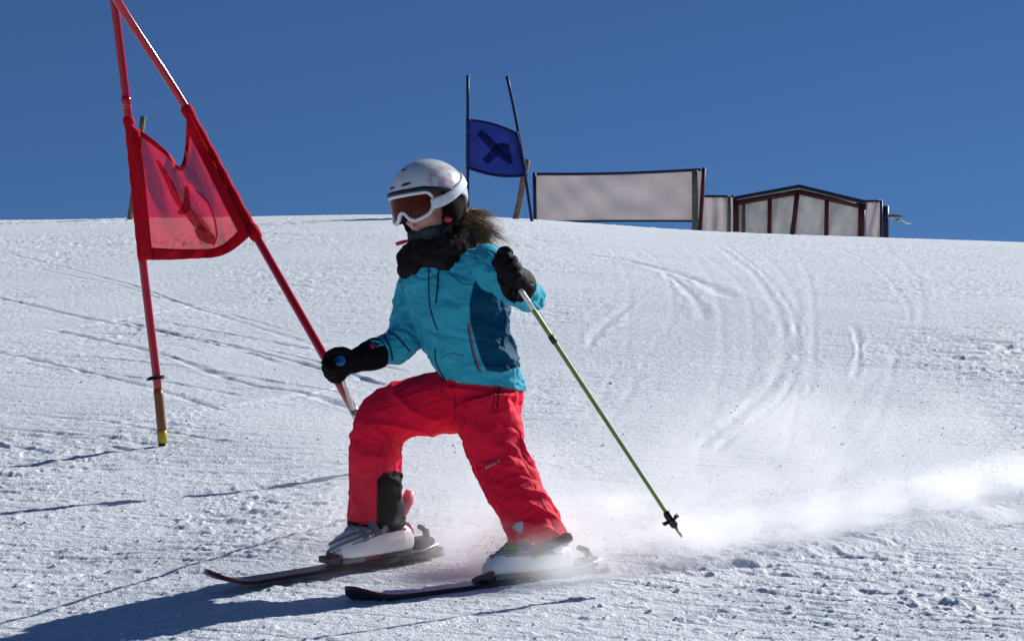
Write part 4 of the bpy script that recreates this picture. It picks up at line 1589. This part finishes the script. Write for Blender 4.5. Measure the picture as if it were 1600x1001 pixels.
# --- goggles
def goggles():
    def rad(ph):
        return .131 - .010 * (abs(ph) / .95) ** 2
    def top(ph):
        return .020 - .004 * (ph / .95) ** 2
    def bot(ph):
        a = abs(ph)
        return float(np.interp(a, [0, .10, .20, .36, .55, .75, .95], [-.032, -.037, -.054, -.063, -.059, -.050, -.036]))
    PM = .93
    def G(ph, u, r=0.0):
        rr = rad(ph) + r
        return H(rr * math.cos(ph) * .99 + .002, rr * math.sin(ph) * .86, u)
    def edge(ph):
        """narrow the ends of the lens"""
        k = abs(ph) / PM
        m = (top(ph) + bot(ph)) / 2
        hgt = (top(ph) - bot(ph)) / 2 * math.sqrt(max(.12, 1 - max(0, (k - .80) / .20) ** 2 * .9))
        return m - hgt, m + hgt
    nu, nv = 56, 14
    V = []
    for v in np.linspace(0, 1, nv):
        for ph in np.linspace(-PM, PM, nu):
            b, t = edge(ph)
            V.append(G(ph, b + (t - b) * v, .003 * math.sin(math.pi * v)))
    F = [(j * nu + i, j * nu + i + 1, (j + 1) * nu + i + 1, (j + 1) * nu + i) for j in range(nv - 1) for i in range(nu - 1)]
    fr_pts = [G(ph, edge(ph)[1], .001) for ph in np.linspace(-PM, PM, 50)] + [G(ph, edge(ph)[0], .001) for ph in np.linspace(PM, -PM, 50)]
    P = np.array(fr_pts)
    n = len(P)
    rings = []
    ctr = P.mean(0)
    mb = MB()
    V2, F2 = [], []
    for k in range(n):
        tng = unit(P[(k + 1) % n] - P[k - 1])
        out = unit(P[k] - H(0, 0, float((P[k] - HC) @ hu)))
        side = np.cross(tng, out)
        for q in range(8):
            a = 2 * math.pi * q / 8
            V2.append(P[k] + out * (.0070 * math.cos(a) - .002) + side * .0062 * math.sin(a))
    for k in range(n):
        for q in range(8):
            F2.append((k * 8 + q, ((k + 1) % n) * 8 + q, ((k + 1) % n) * 8 + (q + 1) % 8, k * 8 + (q + 1) % 8))
    g = make_obj('goggles', V2, F2, M['goggle_frame'], person)
    make_obj('lens', *thick(np.array(V), F, .002), M['lens'], g)
    # foam between frame and face
    V3, F3 = [], []
    for k in range(n):
        p = P[k]
        ax = H(0, 0, float((p - HC) @ hu))
        V3 += [p - unit(p - ax) * .003, p - unit(p - ax) * .034]
    for k in range(n):
        j = (k + 1) % n
        F3.append((2 * k, 2 * j, 2 * j + 1, 2 * k + 1))
    make_obj('face_foam', *thick(np.array(V3), F3, .006), M['helmet_dark'], g)
    # strap round the back of the helmet
    for s in (-1, 1):
        V4 = []
        ns = 34
        for k, a in enumerate(np.linspace(.86, math.pi + .02, ns)):
            t = k / (ns - 1)
            mid = -.022 + .062 * smooth(t * 1.35)
            hw = .0165
            for w_ in (-1, -.5, 0, .5, 1):
                u = mid + hw * w_
                if t < .10:
                    q = t / .10
                    p = G(.86 * s, u * .9 - .004, .002) * (1 - q) + HE(a * s, u, 1.03) * q
                else:
                    p = HE(a * s, u, 1.03)
                V4.append(p)
        F4 = [(5 * k + i, 5 * k + i + 1, 5 * k + 6 + i, 5 * k + 5 + i) for k in range(ns - 1) for i in range(4)]
        make_obj('strap', *thick(np.array(V4), F4, .003), M['goggle_strap'], g)


goggles()

# --- scarf, gaiter and toggle
def scarf():
    mb = MB()
    c = J(682, 399, .005)
    for k, (rx, ry, dz, tilt, r, ph) in enumerate(((.092, .088, .006, .20, .032, 0), (.096, .092, -.024, .18, .031, 1.3), (.086, .082, .032, .24, .025, 2.2))):
        pts = []
        for q in np.linspace(0, 2 * math.pi, 33):
            x = rx * math.cos(q)
            pts.append(c + AX * x + AF * ry * math.sin(q) + AU * (dz + tilt * x + .008 * math.sin(3 * q + ph)))
        mb.tube(pts, [r * (1 + .14 * math.sin(5 * q + ph)) for q in np.linspace(0, 2 * math.pi, 33)], 14)
    mb.tube(spline([J(648, 405, -.06), J(645, 418, -.09), J(662, 424, -.115), J(690, 416, -.12)], 10), [.02, .026, .026, .018], 10) if False else None
    V, F = union(mb, .0045, 6)
    N = normals(V, F)
    V = fold_disp(V, N, .0075, .030, (1, .3, .25), 51)
    V = V + N * (.0015 * noise3(V / .012, 55))[:, None]
    o = make_obj('scarf', V, F, M['scarf'], person)
    # coarse knit fringe hairs over the scarf
    vv, ff = [], []
    idx = rng.choice(len(V), 1400)
    for i in idx:
        p = V[i]
        d = unit(N[i] + .9 * rng.normal(size=3))
        L = rng.uniform(.003, .009)
        s = unit(np.cross(d, rng.normal(size=3))) * .0007
        k = len(vv)
        vv += [p - s, p + s, p + d * L + AX * .004]
        ff.append((k, k + 1, k + 2))
    make_obj('fringe', vv, ff, M['scarf'], o)
    return o


scarf()
gt = MB()
gt.tube([H(.036, 0, -.088), H(.028, 0, -.135), J(672, 398, -.01)], [(.061, .060), (.068, .068), (.07, .07)], 20)
V, F = union(gt, .005, 3)
N = normals(V, F)
V = fold_disp(V, N, .008, .022, (1, .2, .1), 61)
make_obj('neck_gaiter', V, F, M['gaiter'], person)
MB().tube([J(650, 374, -.03), J(636, 376.5, -.05), J(627, 379, -.06), J(619, 381.5, -.065)], [.0035, .0045, .0062, .0058], 8).build('toggle', M['pink'], person)


# --- hair: blond-brown strands blown backwards
def hair():
    V, F = [], []
    clump = [(H(-.080 + rng.normal() * .018, rng.uniform(-.075, .085), rng.uniform(-.118, -.055)), rng.normal(size=3) * .26, rng.uniform(.7, 1.25), rng.random(), rng.normal() * .8) for _ in range(95)]
    for k in range(4600):
        c = clump[k % 95]
        root = c[0] + rng.normal(size=3) * .0055
        L = rng.uniform(.075, .14) * c[2]
        spread = c[1] + rng.normal(size=3) * .07
        low = c[3]
        d0 = unit(-hf * .9 + AX * .5 - AU * (.25 + .5 * low) + spread)
        d1 = unit(AX * 1.0 - AF * .15 + AU * (rng.normal() * .08 + c[4] * .30 - .85 + .55 * (low < .2)) + spread * .6)
        w = rng.uniform(.0006, .0013)
        n = 7
        p = root.copy()
        side0 = unit(np.cross(d0, rng.normal(size=3)))
        curl = c[4] + rng.normal() * .25
        base = len(V)
        for i in range(n):
            t = i / (n - 1)
            d = unit(d0 * (1 - t) + d1 * t + .35 * math.sin(5 * t + curl * 3) * curl * .4 * np.cross(d1, AF))
            ww = w * (1 - .8 * t)
            V += [p + side0 * ww, p - side0 * ww, p + np.cross(d, side0) * ww]
            p = p + d * L / (n - 1)
        for i in range(n - 1):
            a, b = base + 3 * i, base + 3 * i + 3
            F += [(a, a + 1, b + 1, b), (a + 1, a + 2, b + 2, b + 1), (a + 2, a, b, b + 2)]
    make_obj('hair', V, F, M['hair'], person)


hair()

# ------------------------------------------------------------------ loose crumbs and flying snow
def crumbs():
    V, F = [], []
    base = np.array([[1, 0, 0], [-1, 0, 0], [0, 1, 0], [0, -1, 0], [0, 0, 1], [0, 0, -1]], float)
    bf = [(0, 2, 4), (2, 1, 4), (1, 3, 4), (3, 0, 4), (2, 0, 5), (1, 2, 5), (3, 1, 5), (0, 3, 5)]
    n = 6500
    y = 6.7 + (rng.random(n) ** 1.6) * 7.0
    x = rng.uniform(-.215, .215, n) * y
    # more of them low on the right, where the crust is broken
    keep = (rng.random(n) < .16 + .5 * smooth((x - .2) / .8) * smooth((8.2 - y) / .8) + .2 * smooth((-.6 - x) / .6) * smooth((8.6 - y) / .8))
    x, y = x[keep], y[keep]
    z = ground_z(x, y)
    s = np.minimum(rng.lognormal(-5.55, .42, len(x)), .012)
    for k in range(len(x)):
        q = base * s[k] * rng.uniform(.6, 1.25, (6, 1)) * np.array([1.2, 1.2, .75])
        a = rng.uniform(0, 6.28)
        rot = np.array([[math.cos(a), -math.sin(a), 0], [math.sin(a), math.cos(a), 0], [0, 0, 1]])
        q = q @ rot.T + np.array([x[k], y[k], z[k] + s[k] * .25])
        b = len(V)
        V += list(q)
        F += [tuple(i + b for i in f) for f in bf]
    o = make_obj('snow_crumbs', V, F, M['snow'])
    tag(o, 'loose crumbs of broken snow crust scattered over the slope', kind='stuff')


crumbs()


def spray():
    """powder thrown up by the outer ski: a cloud of fine snow over the fresh cut, with a few flying grains"""
    a, b = np.append(TRAIL[6], 0), np.append(TRAIL[-1], 0)
    o0 = on_ground(np.append(TRAIL[np.argmin(np.hypot(*(TRAIL - FR_L[0][:2]).T))], 0), 0)
    e = on_ground(np.append(TRAIL[-6], 0), 0)
    ax = unit(e - o0)
    up = unit(np.array([0, -.205, 1]))
    up = unit(up - ax * (up @ ax))
    ay = np.cross(up, ax)
    mtx = Matrix(((ax[0], ay[0], up[0], o0[0]), (ax[1], ay[1], up[1], o0[1]), (ax[2], ay[2], up[2], o0[2]), (0, 0, 0, 1)))
    X0, X1, Y0, Y1, Z0, Z1 = -.75, 3.0, -.25, 1.9, -.06, .60
    V = [(X0, Y0, Z0), (X1, Y0, Z0), (X1, Y1, Z0), (X0, Y1, Z0), (X0, Y0, Z1), (X1, Y0, Z1), (X1, Y1, Z1), (X0, Y1, Z1)]
    F = [(3, 2, 1, 0), (4, 5, 6, 7), (0, 1, 5, 4), (1, 2, 6, 5), (2, 3, 7, 6), (3, 0, 4, 7)]
    m = bpy.data.materials.new('powder_cloud')
    m.use_nodes = True
    nt = m.node_tree
    N, L = nt.nodes, nt.links
    N.remove(N['Principled BSDF'])
    pv = N.new('ShaderNodeVolumePrincipled')
    pv.inputs['Color'].default_value = (.995, .996, .998, 1)
    pv.inputs['Anisotropy'].default_value = .45
    L.new(pv.outputs[0], N['Material Output'].inputs['Volume'])
    tc = N.new('ShaderNodeTexCoord')
    sep = N.new('ShaderNodeSeparateXYZ')
    L.new(tc.outputs['Object'], sep.inputs[0])

    def mr(src, a, b, c=0.0, d=1.0, kind='SMOOTHSTEP'):
        n = N.new('ShaderNodeMapRange')
        n.interpolation_type = kind
        for i, v in zip(('From Min', 'From Max', 'To Min', 'To Max'), (a, b, c, d)):
            n.inputs[i].default_value = v
        L.new(src, n.inputs['Value'])
        return n.outputs[0]

    def op(kind, a, b):
        n = N.new('ShaderNodeMath')
        n.operation = kind
        for i, v in enumerate((a, b)):
            if isinstance(v, (int, float)):
                n.inputs[i].default_value = v
            else:
                L.new(v, n.inputs[i])
        return n.outputs[0]
    x, y, z = sep.outputs
    # billowing noise, stretched along the ski's path
    mp = N.new('ShaderNodeMapping')
    mp.inputs['Scale'].default_value = (.55, .9, 1.1)
    mp.inputs['Location'].default_value = (3.7, 1.3, .4)
    L.new(tc.outputs['Object'], mp.inputs['Vector'])
    nz = N.new('ShaderNodeTexNoise')
    nz.inputs['Scale'].default_value = 5.0
    nz.inputs['Detail'].default_value = 5
    nz.inputs['Roughness'].default_value = .6
    nz.inputs['Distortion'].default_value = .4
    L.new(mp.outputs[0], nz.inputs['Vector'])
    puff = mr(nz.outputs['Fac'], .44, .66)
    n2 = N.new('ShaderNodeTexNoise')
    n2.inputs['Scale'].default_value = 2.6
    n2.inputs['Detail'].default_value = 3
    L.new(mp.outputs[0], n2.inputs['Vector'])
    big = n2.outputs['Fac']
    z = op('SUBTRACT', z, op('MULTIPLY', op('SUBTRACT', big, .5), .34))
    # core: thick and low over the cut
    hz = mr(z, .0, .21, 1, 0)
    core_y = op('MULTIPLY', mr(y, -.22, -.06), mr(y, .12, .60, 1, 0))
    core_x = op('MULTIPLY', mr(x, -.24, -.02), mr(x, .5, 2.8, 1, .35))
    core = op('MULTIPLY', op('MULTIPLY', hz, core_y), op('MULTIPLY', core_x, mr(x, .25, 1.1, 1.7, 1.0)))
    core = op('MULTIPLY', core, op('ADD', op('MULTIPLY', puff, 1.1), .10))
    # veil: thin, high and wide
    vz = mr(z, .0, .52, 1, 0)
    vy = op('MULTIPLY', mr(y, .12, .40), mr(y, .7, 1.8, 1, 0))
    vx = op('MULTIPLY', mr(x, -.72, .1), mr(x, 1.8, 2.95, 1, 0))
    veil = op('MULTIPLY', op('MULTIPLY', vz, vy), op('MULTIPLY', vx, op('ADD', op('MULTIPLY', puff, .95), .04)))
    den = op('ADD', op('MULTIPLY', core, 9.5), op('MULTIPLY', veil, 1.9))
    L.new(den, pv.inputs['Density'])
    o = make_obj('snow_spray', V, F, m, None, True)
    o.matrix_world = mtx
    tag(o, 'drifting cloud of powder snow thrown up behind the near ski', kind='stuff')
    # grains
    GV, GF = [], []
    base = np.array([[1, 0, 0], [-1, 0, 0], [0, 1, 0], [0, -1, 0], [0, 0, 1], [0, 0, -1]], float)
    bf = [(0, 2, 4), (2, 1, 4), (1, 3, 4), (3, 0, 4), (2, 0, 5), (1, 2, 5), (3, 1, 5), (0, 3, 5)]
    for k in range(5000):
        t = rng.random() ** 1.5
        lx_, ly_, lz_ = -.15 + 2.4 * t, abs(rng.normal()) * .16 + .0, abs(rng.normal()) * (.055 + .03 * t)
        p = o0 + ax * lx_ + ay * ly_ + up * (lz_ + .01)
        s = rng.uniform(.0006, .0020) if rng.random() < .99 else rng.uniform(.002, .0038)
        b_ = len(GV)
        GV += list(base * s + p)
        GF += [tuple(i + b_ for i in f) for f in bf]
    for k in range(450):            # heavier clods flung up close to the boot
        lx_, ly_, lz_ = -.16 + abs(rng.normal()) * .42, rng.normal() * .10 + .03, abs(rng.normal()) * .075
        s = rng.uniform(.0010, .0034)
        b_ = len(GV)
        GV += list(base * s * rng.uniform(.6, 1.3, (6, 1)) + o0 + ax * lx_ + ay * ly_ + up * lz_)
        GF += [tuple(i + b_ for i in f) for f in bf]
    g = make_obj('spray_grains', GV, GF, M['loose_snow'])
    tag(g, 'fine grains of snow flying above the cut of the near ski', kind='stuff')


spray()
